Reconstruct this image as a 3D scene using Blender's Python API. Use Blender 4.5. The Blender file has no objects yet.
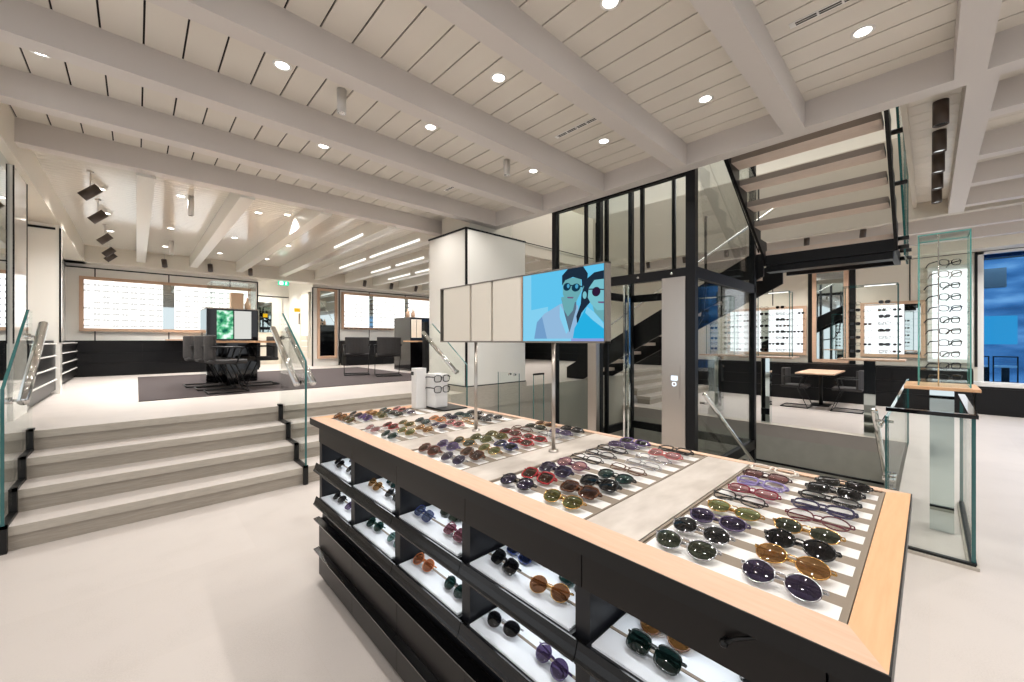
import bpy, bmesh, math, random
from mathutils import Vector, Matrix
random.seed(7)
SC = bpy.context.scene
COL = SC.collection
PI = math.pi

# ------------------------------------------------------------------ materials
def lin(c):
    c = c / 255.0
    return c / 12.92 if c <= 0.04045 else ((c + 0.055) / 1.055) ** 2.4
def rgb(r, g, b): return (lin(r), lin(g), lin(b), 1.0)
M = {}
def nt(name):
    m = bpy.data.materials.new(name); m.use_nodes = True
    t = m.node_tree; t.nodes.clear()
    o = t.nodes.new('ShaderNodeOutputMaterial')
    M[name] = m
    return m, t, o
def pbr(name, col, rough=.5, metal=0.0, spec=.5, noise=None, scale=8.0, stretch=None, bump=0.0, coat=0.0, rot=None):
    m, t, o = nt(name)
    b = t.nodes.new('ShaderNodeBsdfPrincipled')
    b.inputs['Base Color'].default_value = rgb(*col)
    b.inputs['Roughness'].default_value = rough
    b.inputs['Metallic'].default_value = metal
    b.inputs['Specular IOR Level'].default_value = spec
    b.inputs['Coat Weight'].default_value = coat
    b.inputs['Coat Roughness'].default_value = .04
    t.links.new(b.outputs[0], o.inputs[0])
    if noise:
        tc = t.nodes.new('ShaderNodeTexCoord'); mp = t.nodes.new('ShaderNodeMapping')
        if stretch: mp.inputs['Scale'].default_value = stretch
        n = t.nodes.new('ShaderNodeTexNoise'); n.inputs['Scale'].default_value = scale; n.inputs['Detail'].default_value = 5
        r = t.nodes.new('ShaderNodeValToRGB')
        r.color_ramp.elements[0].position = .3; r.color_ramp.elements[1].position = .7
        r.color_ramp.elements[0].color = rgb(*noise); r.color_ramp.elements[1].color = rgb(*col)
        t.links.new(tc.outputs['Object'], mp.inputs[0]); t.links.new(mp.outputs[0], n.inputs['Vector'])
        t.links.new(n.outputs['Fac'], r.inputs[0]); t.links.new(r.outputs[0], b.inputs['Base Color'])
        if bump:
            bp = t.nodes.new('ShaderNodeBump'); bp.inputs['Strength'].default_value = bump
            t.links.new(n.outputs['Fac'], bp.inputs['Height']); t.links.new(bp.outputs[0], b.inputs['Normal'])
    return m
def emit(name, col, s):
    m, t, o = nt(name)
    e = t.nodes.new('ShaderNodeEmission'); e.inputs[0].default_value = rgb(*col); e.inputs[1].default_value = s
    t.links.new(e.outputs[0], o.inputs[0]); return m
def glass(name, tint, f0=.04, gloss=.02, maxr=.9):
    m, t, o = nt(name)
    tr = t.nodes.new('ShaderNodeBsdfTransparent'); tr.inputs[0].default_value = rgb(*tint)
    gl = t.nodes.new('ShaderNodeBsdfGlossy'); gl.inputs['Roughness'].default_value = gloss
    fr = t.nodes.new('ShaderNodeLayerWeight'); fr.inputs[0].default_value = f0
    mu = t.nodes.new('ShaderNodeMath'); mu.operation = 'MULTIPLY'; mu.inputs[1].default_value = maxr
    mx = t.nodes.new('ShaderNodeMixShader')
    t.links.new(fr.outputs['Fresnel'], mu.inputs[0]); t.links.new(mu.outputs[0], mx.inputs[0])
    t.links.new(tr.outputs[0], mx.inputs[1]); t.links.new(gl.outputs[0], mx.inputs[2]); t.links.new(mx.outputs[0], o.inputs[0])
    return m
def lensmat(name, tint, f0=.35):
    m, t, o = nt(name)
    tr = t.nodes.new('ShaderNodeBsdfTransparent'); tr.inputs[0].default_value = rgb(*tint)
    gl = t.nodes.new('ShaderNodeBsdfGlossy'); gl.inputs['Roughness'].default_value = .03
    df = t.nodes.new('ShaderNodeBsdfDiffuse'); df.inputs[0].default_value = rgb(*tint)
    m1 = t.nodes.new('ShaderNodeMixShader'); m1.inputs[0].default_value = .22
    fr = t.nodes.new('ShaderNodeLayerWeight'); fr.inputs[0].default_value = f0
    mx = t.nodes.new('ShaderNodeMixShader')
    t.links.new(tr.outputs[0], m1.inputs[1]); t.links.new(df.outputs[0], m1.inputs[2])
    t.links.new(fr.outputs['Fresnel'], mx.inputs[0]); t.links.new(m1.outputs[0], mx.inputs[1]); t.links.new(gl.outputs[0], mx.inputs[2])
    t.links.new(mx.outputs[0], o.inputs[0]); return m

def floor_mat():
    m, t, o = nt('stone_floor')
    b = t.nodes.new('ShaderNodeBsdfPrincipled')
    tc = t.nodes.new('ShaderNodeTexCoord')
    br = t.nodes.new('ShaderNodeTexBrick'); br.offset = .5
    br.inputs['Scale'].default_value = 1.0; br.inputs['Brick Width'].default_value = 1.2; br.inputs['Row Height'].default_value = .8
    br.inputs['Mortar Size'].default_value = .0025; br.inputs['Mortar Smooth'].default_value = .3
    br.inputs['Color1'].default_value = rgb(179, 171, 165); br.inputs['Color2'].default_value = rgb(182, 174, 168); br.inputs['Mortar'].default_value = rgb(180, 171, 164)
    n = t.nodes.new('ShaderNodeTexNoise'); n.inputs['Scale'].default_value = 3.5; n.inputs['Detail'].default_value = 8
    n2 = t.nodes.new('ShaderNodeTexNoise'); n2.inputs['Scale'].default_value = 160; n2.inputs['Detail'].default_value = 2
    ad = t.nodes.new('ShaderNodeMath'); ad.operation = 'ADD'
    rp = t.nodes.new('ShaderNodeValToRGB'); rp.color_ramp.elements[0].color = (.90, .89, .88, 1); rp.color_ramp.elements[1].color = (1.04, 1.04, 1.04, 1)
    rp.color_ramp.elements[0].position = .55; rp.color_ramp.elements[1].position = 1.4
    mx = t.nodes.new('ShaderNodeMix'); mx.data_type = 'RGBA'; mx.blend_type = 'MULTIPLY'; mx.inputs[0].default_value = 1
    for x in (br, n, n2): t.links.new(tc.outputs['Object'], x.inputs['Vector'])
    t.links.new(n.outputs['Fac'], ad.inputs[0]); t.links.new(n2.outputs['Fac'], ad.inputs[1]); t.links.new(ad.outputs[0], rp.inputs[0])
    t.links.new(br.outputs['Color'], mx.inputs[6]); t.links.new(rp.outputs[0], mx.inputs[7]); t.links.new(mx.outputs[2], b.inputs['Base Color'])
    b.inputs['Roughness'].default_value = .42
    t.links.new(b.outputs[0], o.inputs[0])
floor_mat()
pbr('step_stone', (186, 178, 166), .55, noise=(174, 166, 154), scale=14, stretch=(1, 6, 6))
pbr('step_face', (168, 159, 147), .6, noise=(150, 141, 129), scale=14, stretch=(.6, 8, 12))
pbr('well_wall', (188, 187, 178), .4, noise=(176, 175, 166), scale=5)
pbr('board', (222, 215, 204), .22, spec=.5)
pbr('board_upper', (226, 221, 210), .12, spec=.7)
pbr('beam', (204, 197, 191), .45)
pbr('beam_upper', (220, 216, 206), .3)
pbr('gap', (38, 34, 30), .9)
pbr('cream', (226, 219, 205), .35)
pbr('cream_gloss', (240, 237, 230), .12, coat=.3)
pbr('white_tile', (236, 233, 226), .15, coat=.3)
pbr('lacquer', (222, 214, 200), .22)
pbr('black', (12, 12, 12), .4, spec=.35)
pbr('black_gloss', (12, 12, 14), .06)
pbr('black_cab', (9, 9, 11), .35, spec=.3)
pbr('island_dark', (22, 18, 16), .36, spec=.3, noise=(18, 15, 13), scale=30, stretch=(1, .1, 1))
pbr('ledge_dark', (12, 12, 13), .2, spec=.4)
pbr('niche_dark', (20, 21, 25), .4, spec=.35)
pbr('dark_frame', (11, 11, 14), .4, spec=.3)
pbr('oak', (205, 172, 147), .42, noise=(197, 162, 136), scale=7, stretch=(14, 1.2, 14))
pbr('oak_cross', (214, 168, 126), .42, noise=(206, 158, 116), scale=7, stretch=(1.2, 14, 14))
pbr('marble', (200, 191, 182), .3, noise=(176, 166, 156), scale=9, stretch=(1, 2.2, 1))
pbr('taupe', (128, 115, 100), .6)
pbr('white_strip', (226, 224, 221), .3)
pbr('tray_white', (222, 225, 230), .3)
pbr('steel', (186, 178, 170), .28, metal=1)
pbr('chrome', (214, 214, 212), .08, metal=1)
pbr('mirror', (205, 215, 215), .02, metal=1)
pbr('carpet', (58, 47, 46), .95, noise=(47, 38, 38), scale=120, bump=.2)
pbr('upholstery', (56, 54, 54), .8, noise=(46, 44, 44), scale=60)
pbr('white_paint', (232, 230, 226), .4)
pbr('pendant_white', (206, 202, 196), .4)
pbr('spot_brown', (70, 58, 50), .4)
pbr('tread', (216, 198, 184), .5, noise=(206, 187, 172), scale=10, stretch=(6, 1, 1))
pbr('tread_edge', (150, 140, 130), .5)
pbr('fascia', (196, 188, 174), .5)
pbr('vent_grey', (120, 112, 104), .5)
pbr('teal_edge', (40, 98, 98), .08, coat=.5)
pbr('teal_bright', (96, 172, 164), .08, coat=.5)
pbr('blue_wall', (40, 90, 150), .4)
glass('clear_glass', (251, 253, 252), .04, .01, .35)
glass('lift_glass', (249, 251, 250), .06, .01, .5)
glass('shelf_glass', (252, 254, 253), .04, .01, .35)
glass('blue_glass', (200, 228, 250), .12, .01, .7)
emit('lightbox', (250, 252, 255), 1.15)
emit('lightbox_left', (253, 253, 250), 1.35)
emit('lamp_disc', (255, 250, 242), 9)
emit('strip_glow', (255, 252, 246), 1.1)
emit('green_sign', (24, 190, 140), 1.6)
emit('sign_white', (240, 255, 250), 2.2)
emit('yellow', (240, 190, 40), .7)
emit('panel_white', (225, 238, 255), 1.4)
# ------------------------------------------------------------------ mesh helpers
class MB:
    def __init__(s): s.v = []; s.f = []; s.mi = []; s.sm = []
    def add(s, vs, fs, mi=0, smooth=False):
        b = len(s.v); s.v += [tuple(v) for v in vs]
        for f in fs:
            s.f.append(tuple(b + i for i in f)); s.mi.append(mi); s.sm.append(smooth)
        return s
    def box(s, x0, x1, y0, y1, z0, z1, mi=0, fmi=None):
        v = [(x0,y0,z0),(x1,y0,z0),(x1,y1,z0),(x0,y1,z0),(x0,y0,z1),(x1,y0,z1),(x1,y1,z1),(x0,y1,z1)]
        fs = [(0,3,2,1),(4,5,6,7),(0,1,5,4),(2,3,7,6),(3,0,4,7),(1,2,6,5)]   # bottom top -y +y -x +x
        for i, f in enumerate(fs):
            s.add(v, [], 0); 
            break
        b = len(s.v) - 8
        for i, f in enumerate(fs):
            s.f.append(tuple(b + k for k in f)); s.mi.append(fmi[i] if fmi else mi); s.sm.append(False)
        return s
    def pane(s, x0, x1, y0, y1, z0, z1, ax, face=0, edge=1):
        fm = [edge] * 6
        if ax == 'x': fm[4] = fm[5] = face
        elif ax == 'y': fm[2] = fm[3] = face
        else: fm[0] = fm[1] = face
        return s.box(x0, x1, y0, y1, z0, z1, 0, fm)
    def prism(s, pts, ax, a0, a1, mi=0, mis=None):
        # pts: 2-D outline; ax: extrude axis. 'x': pts=(y,z) 'y': pts=(x,z) 'z': pts=(x,y)
        def P(p, a): return (a, p[0], p[1]) if ax == 'x' else ((p[0], a, p[1]) if ax == 'y' else (p[0], p[1], a))
        n = len(pts)
        v = [P(p, a0) for p in pts] + [P(p, a1) for p in pts]
        b = len(s.v); s.v += v
        s.f.append(tuple(b + i for i in range(n))); s.f.append(tuple(b + n + i for i in reversed(range(n))))
        s.mi += [mi, mi]; s.sm += [False, False]
        for i in range(n):
            j = (i + 1) % n
            s.f.append((b + i, b + n + i, b + n + j, b + j)); s.mi.append(mis if mis is not None else mi); s.sm.append(False)
        return s
    def tube(s, path, r, n=8, mi=0, closed=False, flat=None, cap=True):
        P = [Vector(p) for p in path]; m = len(P); rings = []
        for i, p in enumerate(P):
            if closed: d = P[(i + 1) % m] - P[i - 1]
            else: d = P[min(i + 1, m - 1)] - P[max(i - 1, 0)]
            d.normalize()
            up = Vector((0, 0, 1)) if abs(d.z) < .95 else Vector((1, 0, 0))
            a = d.cross(up).normalized(); c = a.cross(d)
            rr = r[i] if isinstance(r, (list, tuple)) else r
            fa, fc = flat if flat else (1, 1)
            rings.append([p + a * (rr * fa * math.cos(2 * PI * k / n)) + c * (rr * fc * math.sin(2 * PI * k / n)) for k in range(n)])
        vs = [v for R in rings for v in R]; fs = []
        for i in range(m if closed else m - 1):
            j = (i + 1) % m
            for k in range(n):
                l = (k + 1) % n
                fs.append((i * n + k, i * n + l, j * n + l, j * n + k))
        if not closed and cap:
            fs.append(tuple(range(n))); fs.append(tuple((m - 1) * n + k for k in reversed(range(n))))
        return s.add(vs, fs, mi, True)
    def cyl(s, p0, p1, r, n=20, mi=0, r1=None):
        return s.tube([p0, p1], [r, r if r1 is None else r1], n, mi)
    def lathe(s, prof, cx, cy, n=24, mi=0):
        vs = [(cx + r * math.cos(2 * PI * k / n), cy + r * math.sin(2 * PI * k / n), z) for r, z in prof for k in range(n)]
        fs = []
        for i in range(len(prof) - 1):
            for k in range(n):
                l = (k + 1) % n
                fs.append((i * n + k, i * n + l, (i + 1) * n + l, (i + 1) * n + k))
        return s.add(vs, fs, mi, True)
    def sphere(s, c, r, n=12, mi=0):
        prof = [(max(1e-5, r * math.sin(PI * i / n)), c[2] - r * math.cos(PI * i / n)) for i in range(n + 1)]
        return s.lathe(prof, c[0], c[1], n * 2, mi)
    def mesh(s, name, mats, off=(0, 0, 0)):
        me = bpy.data.meshes.new(name)
        me.from_pydata([(v[0] - off[0], v[1] - off[1], v[2] - off[2]) for v in s.v], [], s.f)
        for m in mats: me.materials.append(M[m] if isinstance(m, str) else m)
        for p, i, sm in zip(me.polygons, s.mi, s.sm): p.material_index = i; p.use_smooth = sm
        me.update(); return me
    def build(s, name, mats, parent=None, bevel=0, **tags):
        if isinstance(mats, str): mats = [mats]
        off = (0, 0, 0)
        if parent:
            p = parent
            while p: off = tuple(o + q for o, q in zip(off, p.location)); p = p.parent
        me = s.mesh(name, mats, off)
        bm = bmesh.new(); bm.from_mesh(me)
        bmesh.ops.recalc_face_normals(bm, faces=bm.faces); bm.to_mesh(me); bm.free()
        o = bpy.data.objects.new(name, me); COL.objects.link(o)
        if parent: o.parent = parent
        if bevel:
            b = o.modifiers.new('bevel', 'BEVEL'); b.width = bevel; b.segments = 2; b.limit_method = 'ANGLE'
        for k, v in tags.items(): o[k] = v
        return o
def thing(name, label, cat, loc, group=None, rz=0):
    o = bpy.data.objects.new(name, None); COL.objects.link(o); o.location = loc; o.rotation_euler = (0, 0, rz)
    o.empty_display_size = .1
    o['label'] = label; o['category'] = cat
    if group: o['group'] = group
    return o
def tag(o, label, cat, group=None):
    o['label'] = label; o['category'] = cat
    if group: o['group'] = group
    return o
def struct(o, label=None):
    o['kind'] = 'structure'
    if label: o['label'] = label
    return o
def copy_tree(o, parent=None):
    c = o.copy(); COL.objects.link(c)
    if parent: c.parent = parent
    for ch in list(o.children): copy_tree(ch, c)
    return c
def B(x0, x1, y0, y1, z0, z1): return MB().box(x0, x1, y0, y1, z0, z1)
def NTH(i): return ('first second third fourth fifth sixth seventh eighth ninth tenth eleventh twelfth thirteenth fourteenth fifteenth sixteenth seventeenth eighteenth nineteenth twentieth'.split() + ['%dth' % k for k in range(21, 60)])[i]
ORD = ['first', 'second', 'third', 'fourth', 'fifth', 'sixth', 'seventh', 'eighth', 'ninth', 'tenth', 'eleventh', 'twelfth', 'thirteenth', 'fourteenth']

U = .663          # upper floor level
CZ = 3.45         # ceiling boards
BZ = 3.23         # underside of beams
LS = 1.0
DLW = 3.0
NLW = .30
def area(name, loc, sx, sy, power, rot=(0, 0, 0), col=(1, .98, .95), spread=180, disk=False, parent=None):
    l = bpy.data.lights.new(name, 'AREA'); l.shape = 'DISK' if disk else 'RECTANGLE'
    l.size = sx
    if not disk: l.size_y = sy
    l.energy = power * LS; l.color = col; l.spread = math.radians(spread)
    o = bpy.data.objects.new(name, l); COL.objects.link(o); o.location = loc; o.rotation_euler = rot
    if parent:
        o.parent = parent; o.location = Vector(loc) - parent.location
    return o

# ------------------------------------------------------------------ floors, steps, well
fl = MB()
fl.box(-6, 4.1, -6, 4.45, -.2, 0).box(4.1, 15, -6, .2, -.2, 0).box(7.83, 12.35, .2, 5.3, -.2, 0)
struct(fl.build('floor', 'stone_floor'))
uf = MB()
uf.box(-2.6, 3.5, 5.25, 16, .3, U).box(3.5, 8.3, 4.7, 16, .3, U).box(8.3, 12.35, 5.25, 16, .3, U)
struct(uf.build('floor_upper', 'stone_floor'))
def steps(name, x0, x1):
    s = MB(); f = MB()
    for i in range(4):
        y = 4.30 + .31 * i; z = .1658 * (i + 1)
        s.box(x0, x1, y - .012, 5.26 if i == 3 else y + .33, z - .062, z + (.001 if i == 3 else 0), 0, [0, 2, 0, 0, 0, 0])
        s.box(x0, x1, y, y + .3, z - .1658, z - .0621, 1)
    return struct(s.build(name, ['step_stone', 'step_face', 'stone_floor']))
steps('steps', -2.6, 3.24)
steps('steps_far', 8.32, 12.2)
struct(MB().box(3.24, 3.54, 4.69, 5.75, 0, U - .002).box(3.5, 8.3, 4.69, 4.78, -3.0, .4).box(3.5, 8.3, 4.68, 4.79, .4, U - .003).build('wall_plinth', 'step_stone'))
w = MB()
w.box(7.83, 7.93, .2, 4.7, -3.1, -.2).box(4.1, 7.83, .1, .2, -3.1, -.2).box(4.0, 4.1, .1, 4.7, -3.1, -.2)
struct(w.build('wall_well', 'well_wall'))
struct(B(4.0, 7.9, .1, 4.8, -3.2, -3.1).build('floor_basement', 'stone_floor'))
struct(MB().box(7.82, 8.05, .2, 4.2, .0005, .003).build('trim_1', 'step_stone'))
# stair going down beside the lift
sd = thing('basement_stair', 'stone stair going down beside the glass lift into the basement', 'stairs', (4.1, .9, -3.1))
for i in range(12):
    x = 4.12 + .26 * i; z = -.17 * (i + 1)
    B(x, x + .29, .22, 1.6, z - .05, z).build('tread', 'step_stone', sd)
MB().prism([(4.115, -.2), (4.115, -.45), (7.3, -2.55), (7.4, -2.4), (7.4, -2.3)], 'y', .3, .36).prism([(4.115, -.2), (4.115, -.45), (7.3, -2.55), (7.4, -2.4), (7.4, -2.3)], 'y', 1.45, 1.51).build('stringer', 'dark_frame', sd)

# ------------------------------------------------------------------ ceilings
cb = MB()
k = -30
X0 = -.577 + .206 * k
while X0 < 4.15:
    x1 = min(X0 + .206 - .011, 4.2)
    if X0 > -5.2: cb.box(X0, x1, -5, 5.8, CZ, CZ + .014)
    X0 += .206
cb.box(-5.2, 4.2, -5, 5.8, CZ + .03, CZ + .04, 1)
struct(cb.build('ceiling', ['board', 'gap']))
cr = MB()
X0 = 4.25
while X0 < 8.3:
    cr.box(X0, X0 + .2, -5, .13, CZ, CZ + .014); X0 += .206
X0 = 8.4
while X0 < 12.3:
    cr.box(X0, X0 + .202, -5, 5.9, CZ, CZ + .014); X0 += .206
cr.box(4.25, 8.4, -5, .13, CZ + .03, CZ + .04, 1).box(8.4, 12.4, -5, 5.9, CZ + .03, CZ + .04, 1)
struct(cr.build('ceiling_right', ['board', 'gap']))
cu = MB()
Y0 = 5.82
while Y0 < 15.5:
    cu.box(-1.3, 12.4, max(Y0, 5.82), Y0 + .096, CZ, CZ + .014); Y0 += .1035
cu.box(-1.3, 12.4, 5.82, 15.6, CZ + .03, CZ + .04, 1)
struct(cu.build('ceiling_upper', ['board_upper', 'gap']))
# beams along X over the lower floor
for k in range(-3, 7):
    y = -.27 + .99 * k + .005
    x0 = -.85 if k == 6 else -5
    if k == 6: y = 5.69
    struct(B(x0, 4.10, y, y + .15, BZ, CZ + .005).build('ceiling_beam', 'beam'))
struct(B(4.10, 4.25, -5, 5.84, BZ, 4.35).build('ceiling_header_beam', 'beam'))
struct(B(4.25, 8.36, -.33, -.18, BZ, CZ + .005).build('ceiling_beam', 'beam'))
for x in (4.87, 5.95, 6.94, 7.98):
    struct(B(x, x + .14, -5, -.33, BZ, CZ + .005).build('ceiling_beam', 'beam'))
struct(B(8.36, 8.5, -5, 6, BZ, 4.5).build('ceiling_header_beam', 'fascia'))
struct(B(4.25, 8.36, .13, .17, CZ - .06, 4.4).build('wall_opening', 'fascia'))
struct(MB().box(4.25, 8.5, 5.84, 6.0, BZ, 4.5).build('ceiling_header_beam', 'fascia'))
struct(B(11.75, 12.2, -5, 5.2, 3.2, CZ + .005).build('ceiling_bulkhead', 'cream'))
for x in (9.5, 10.6): struct(B(x, x + .14, -5, 5.2, BZ, CZ + .005).build('ceiling_beam', 'beam'))
UBX = [.0, .93, 1.86, 2.85, 3.75, 4.62, 5.5, 6.4, 7.3, 8.2, 9.1]
for x in UBX:
    struct(B(x, x + .15, 5.84 if x < 4.2 else 6.0, 12.55, BZ - .03, CZ + .005).build('ceiling_beam', 'beam_upper'))
struct(B(-1.6, -.80, 4.6, 12.7, 3.1, CZ + .005).build('ceiling_bulkhead', 'cream'))
struct(B(-1.3, 12.3, 12.3, 12.72, 3.1, CZ + .005).build('ceiling_bulkhead', 'cream'))
# ------------------------------------------------------------------ upper-storey room seen through the stair opening
up = MB()
up.box(8.5, 8.55, .2, 6.2, 4.5, 5.5, 0).box(8.0, 14, -1, 12, 7.0, 7.1).box(2, 8.0, -1, 12, 7.0, 7.1)
struct(up.build('ceiling_storey_above', 'board_upper'))
struct(MB().box(12.0, 12.1, -1, 10, 4.4, 7.0).box(4.0, 12, 9.9, 10, 4.4, 7).box(4, 12, -1.0, -.9, 4.4, 7).build('wall_storey_above', 'cream'))
struct(B(8.5, 12.2, -1, 10, 4.3, 4.4).build('floor_storey_above', 'stone_floor'))
area('storey_above_fill', (9.5, 3, 6.95), 4, 5, 420)  # added fill light to brighten the stair opening from above
area('window_bay_fill', (13.0, -2, 3.4), 1, 3, 60, col=(.6, .8, 1))  # unseen fill light added to brighten the blue window bay
# ------------------------------------------------------------------ walls
# back wall of the upper level
wb = MB()
wb.box(-1.3, 2.42, 12.7, 12.85, U, CZ)
struct(wb.build('wall_back', 'cream_gloss'))
struct(MB().box(3.83, 12.3, 12.7, 12.85, U, CZ).build('wall_back_right', 'cream_gloss'))
struct(MB().box(2.32, 2.42, 12.85, 15.3, U, CZ).box(3.83, 3.93, 12.85, 15.3, U, CZ).box(2.3, 3.95, 15.3, 15.4, U, CZ).build('wall_recess', 'cream_gloss'))
struct(MB().box(-1.1, 2.42, 12.68, 12.70, 3.01, 3.035).box(-.675, -.655, 12.69, 12.70, U, 3.01).box(.56, .58, 12.69, 12.7, U, 3.01).box(1.78, 1.80, 12.69, 12.7, U, 3.01)
       .box(3.83, 12.2, 12.68, 12.7, 3.01, 3.035).box(5.55, 5.57, 12.69, 12.7, U, 3.01).box(6.85, 6.87, 12.69, 12.7, U, 3.01).box(2.42, 3.83, 15.28, 15.3, 2.9, 2.93).box(2.4, 2.425, 12.68, 12.7, U, 3.02).build('trim_2', 'black'))
# left wall
wl = MB()
wl.box(-1.5, -.85, 6.0, 6.65, U, 3.1).box(-1.5, -1.2, 6.65, 8.65, U, 3.1).box(-1.5, -.80, 8.65, 8.86, U, 3.1).box(-1.4, -1.1, 8.86, 12.7, U, 3.1).box(-2.6, -.85, 5.25, 5.3, U, 3.1)
struct(wl.build('wall_left', 'cream_gloss'))
struct(MB().box(-1.2, -.845, 8.63, 8.65, 3.02, 3.05).box(-1.11, -1.09, 8.86, 12.7, 3.02, 3.05).box(-.855, -.845, 6.0, 6.02, 1.4, 3.1).box(-.855, -.845, 6.63, 6.65, 1.4, 3.1).box(-.81, -.79, 8.64, 8.66, 1.4, 3.05).build('trim_3', 'black'))
struct(B(-.95, -.87, 5.3, 5.98, U, 3.1).build('wall_left_mirror', 'mirror'))
# right wall
wr = MB()
wr.box(12.2, 12.35, -.66, 5.2, 0, CZ).box(12.2, 12.35, -5, -.66, 0, .56).box(12.2, 12.35, -5, -.66, 3.25, CZ).box(12.2, 12.35, -5, -4.2, .56, 3.25)
wr.box(12.2, 12.35, 5.2, 12.8, 0, CZ)
struct(wr.build('wall_right', 'cream'))
struct(MB().box(12.18, 12.2, -5, 5.2, 3.19, 3.22).box(12.19, 12.2, .285, .305, 2.3, 3.2).box(12.19, 12.2, 2.84, 2.86, 2.35, 3.2).box(12.18, 12.2, -.66, -.62, .9, 3.2)
       .box(12.17, 12.2, 2.0, 2.09, .6, 3.2).box(12.17, 12.2, 1.19, 1.30, .6, 3.2).build('trim_4', 'black'))
struct(MB().box(11.9, 12.2, -5, -.55, .54, .62).build('trim_5', 'white_paint'))
# shop front behind the camera: floor-to-ceiling glazing bars with daylight coming in
wf = MB()
for i in range(9): wf.box(-5.2 + i * 1.5, -5.1 + i * 1.5, -5.1, -5.0, 0, 3.45)
for i in range(8): wf.box(-5.2, -5.1, -5.1 + i * 1.5, -5.0 + i * 1.5, 0, 3.45)
struct(wf.build('window_1', 'dark_frame'))
struct(B(-5.3, 12.4, -5.2, -5.0, 3.45, 3.6).build('wall_shop_front', 'cream'))
# blue display window at the right
struct(MB().box(12.2, 12.28, -4.2, -4.1, .56, 3.25).box(12.2, 12.28, -.74, -.66, .56, 3.25).box(12.2, 12.28, -4.2, -.66, 3.14, 3.25).box(12.2, 12.28, -4.2, -.66, .56, .6).build('window_2', 'white_paint'))
struct(MB().pane(12.24, 12.25, -4.1, -.74, .6, 3.14, 'x', 0, 0).build('window_2_pane', 'blue_glass'))
struct(MB().box(14.6, 14.7, -6, 1, 0, 3.6).box(12.35, 14.7, .0, .1, 0, 3.6).box(12.35, 14.7, -6, 1, 3.45, 3.6).build('wall_window_bay', 'blue_wall'))
def window_view_mat():
    m, t, o = nt('window_view_panel')
    e = t.nodes.new('ShaderNodeEmission'); tc = t.nodes.new('ShaderNodeTexCoord'); mp = t.nodes.new('ShaderNodeMapping')
    mp.inputs['Scale'].default_value = (1, .7, 2.2)
    n = t.nodes.new('ShaderNodeTexNoise'); n.inputs['Scale'].default_value = 1.3; n.inputs['Detail'].default_value = 3
    r = t.nodes.new('ShaderNodeValToRGB'); r.color_ramp.interpolation = 'B_SPLINE'
    r.color_ramp.elements[0].color = rgb(58, 92, 128); r.color_ramp.elements[0].position = .3
    r.color_ramp.elements[1].color = rgb(204, 230, 246); r.color_ramp.elements[1].position = .75
    x = r.color_ramp.elements.new(.55); x.color = rgb(104, 156, 202)
    t.links.new(tc.outputs['Object'], mp.inputs[0]); t.links.new(mp.outputs[0], n.inputs['Vector']); t.links.new(n.outputs['Fac'], r.inputs[0])
    t.links.new(r.outputs[0], e.inputs[0]); e.inputs[1].default_value = .78; t.links.new(e.outputs[0], o.inputs[0])
window_view_mat()
vs = thing('window_view_panel', 'large blue glowing panel added for the view behind the display window at right', 'screen', (13.6, -1.8, .3))
B(13.6, 13.65, -4.4, -.3, .35, 3.2).build('screen', 'window_view_panel', vs)  # added glowing panel, loose blue pattern in place of the view outside
B(13.65, 13.72, -4.45, -.25, .3, 3.25).build('frame', 'dark_frame', vs)
MB().box(13.6, 13.72, -4.3, -4.2, 0, .3).box(13.6, 13.72, -.5, -.4, 0, .3).build('stand', 'dark_frame', vs)
emit('cyan_panel', (80, 190, 225), .7)
pc = tag(B(13.2, 13.22, -1.25, -.62, 1.35, 1.95).build('hanging_screen', 'cyan_panel'), 'small bright cyan square panel hanging in the blue window', 'panel')
def shelf_mat(): pass
tag(B(13.1, 13.3, -1.1, -.5, 2.55, 2.95).build('dark_hood', 'vent_grey'), 'dark grey box hanging high in the blue window', 'box')
# two black-framed plinths in the window
for i, (y0, y1, lab) in enumerate([(-1.18, -.86, 'black framed window display stand with white shelf, the wider right one'), (-.82, -.70, 'narrow black framed window display stand beside the white window edge')]):
    t = thing('window_stand', lab, 'display stand', (12.35, (y0 + y1) / 2, .6), 'window display stands')
    MB().box(12.32, 12.34, y0, y0 + .02, .6, 1.12).box(12.32, 12.34, y1 - .02, y1, .6, 1.12).box(12.32, 12.34, y0, y1, 1.1, 1.12).box(12.32, 12.34, y0, y1, .6, .62).build('frame', 'dark_frame', t)
    B(12.30, 12.36, y0 + .02, y1 - .02, .90, .94).build('shelf', 'white_paint', t)
    B(12.32, 12.35, (y0 + y1) / 2 - .05, (y0 + y1) / 2 + .05, .62, .90).build('post', 'black', t)

# ------------------------------------------------------------------ column
co = MB()
co.box(3.53, 4.76, 4.70, 5.72, .74, 3.10, 0)
struct(co.build('column', 'white_tile'))
struct(MB().box(3.50, 4.78, 4.685, 5.74, U - .02, .74, 0).build('column_base', 'step_stone'))
struct(MB().box(3.515, 4.77, 4.69, 5.73, .725, .755).box(3.515, 4.77, 4.69, 5.73, 3.08, 3.105).box(3.515, 3.545, 4.69, 4.715, .74, 3.1).build('column_trim', 'dark_frame'))
struct(B(3.7, 4.6, 4.85, 5.6, 3.1, CZ).build('column_top', 'cream'))

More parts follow.
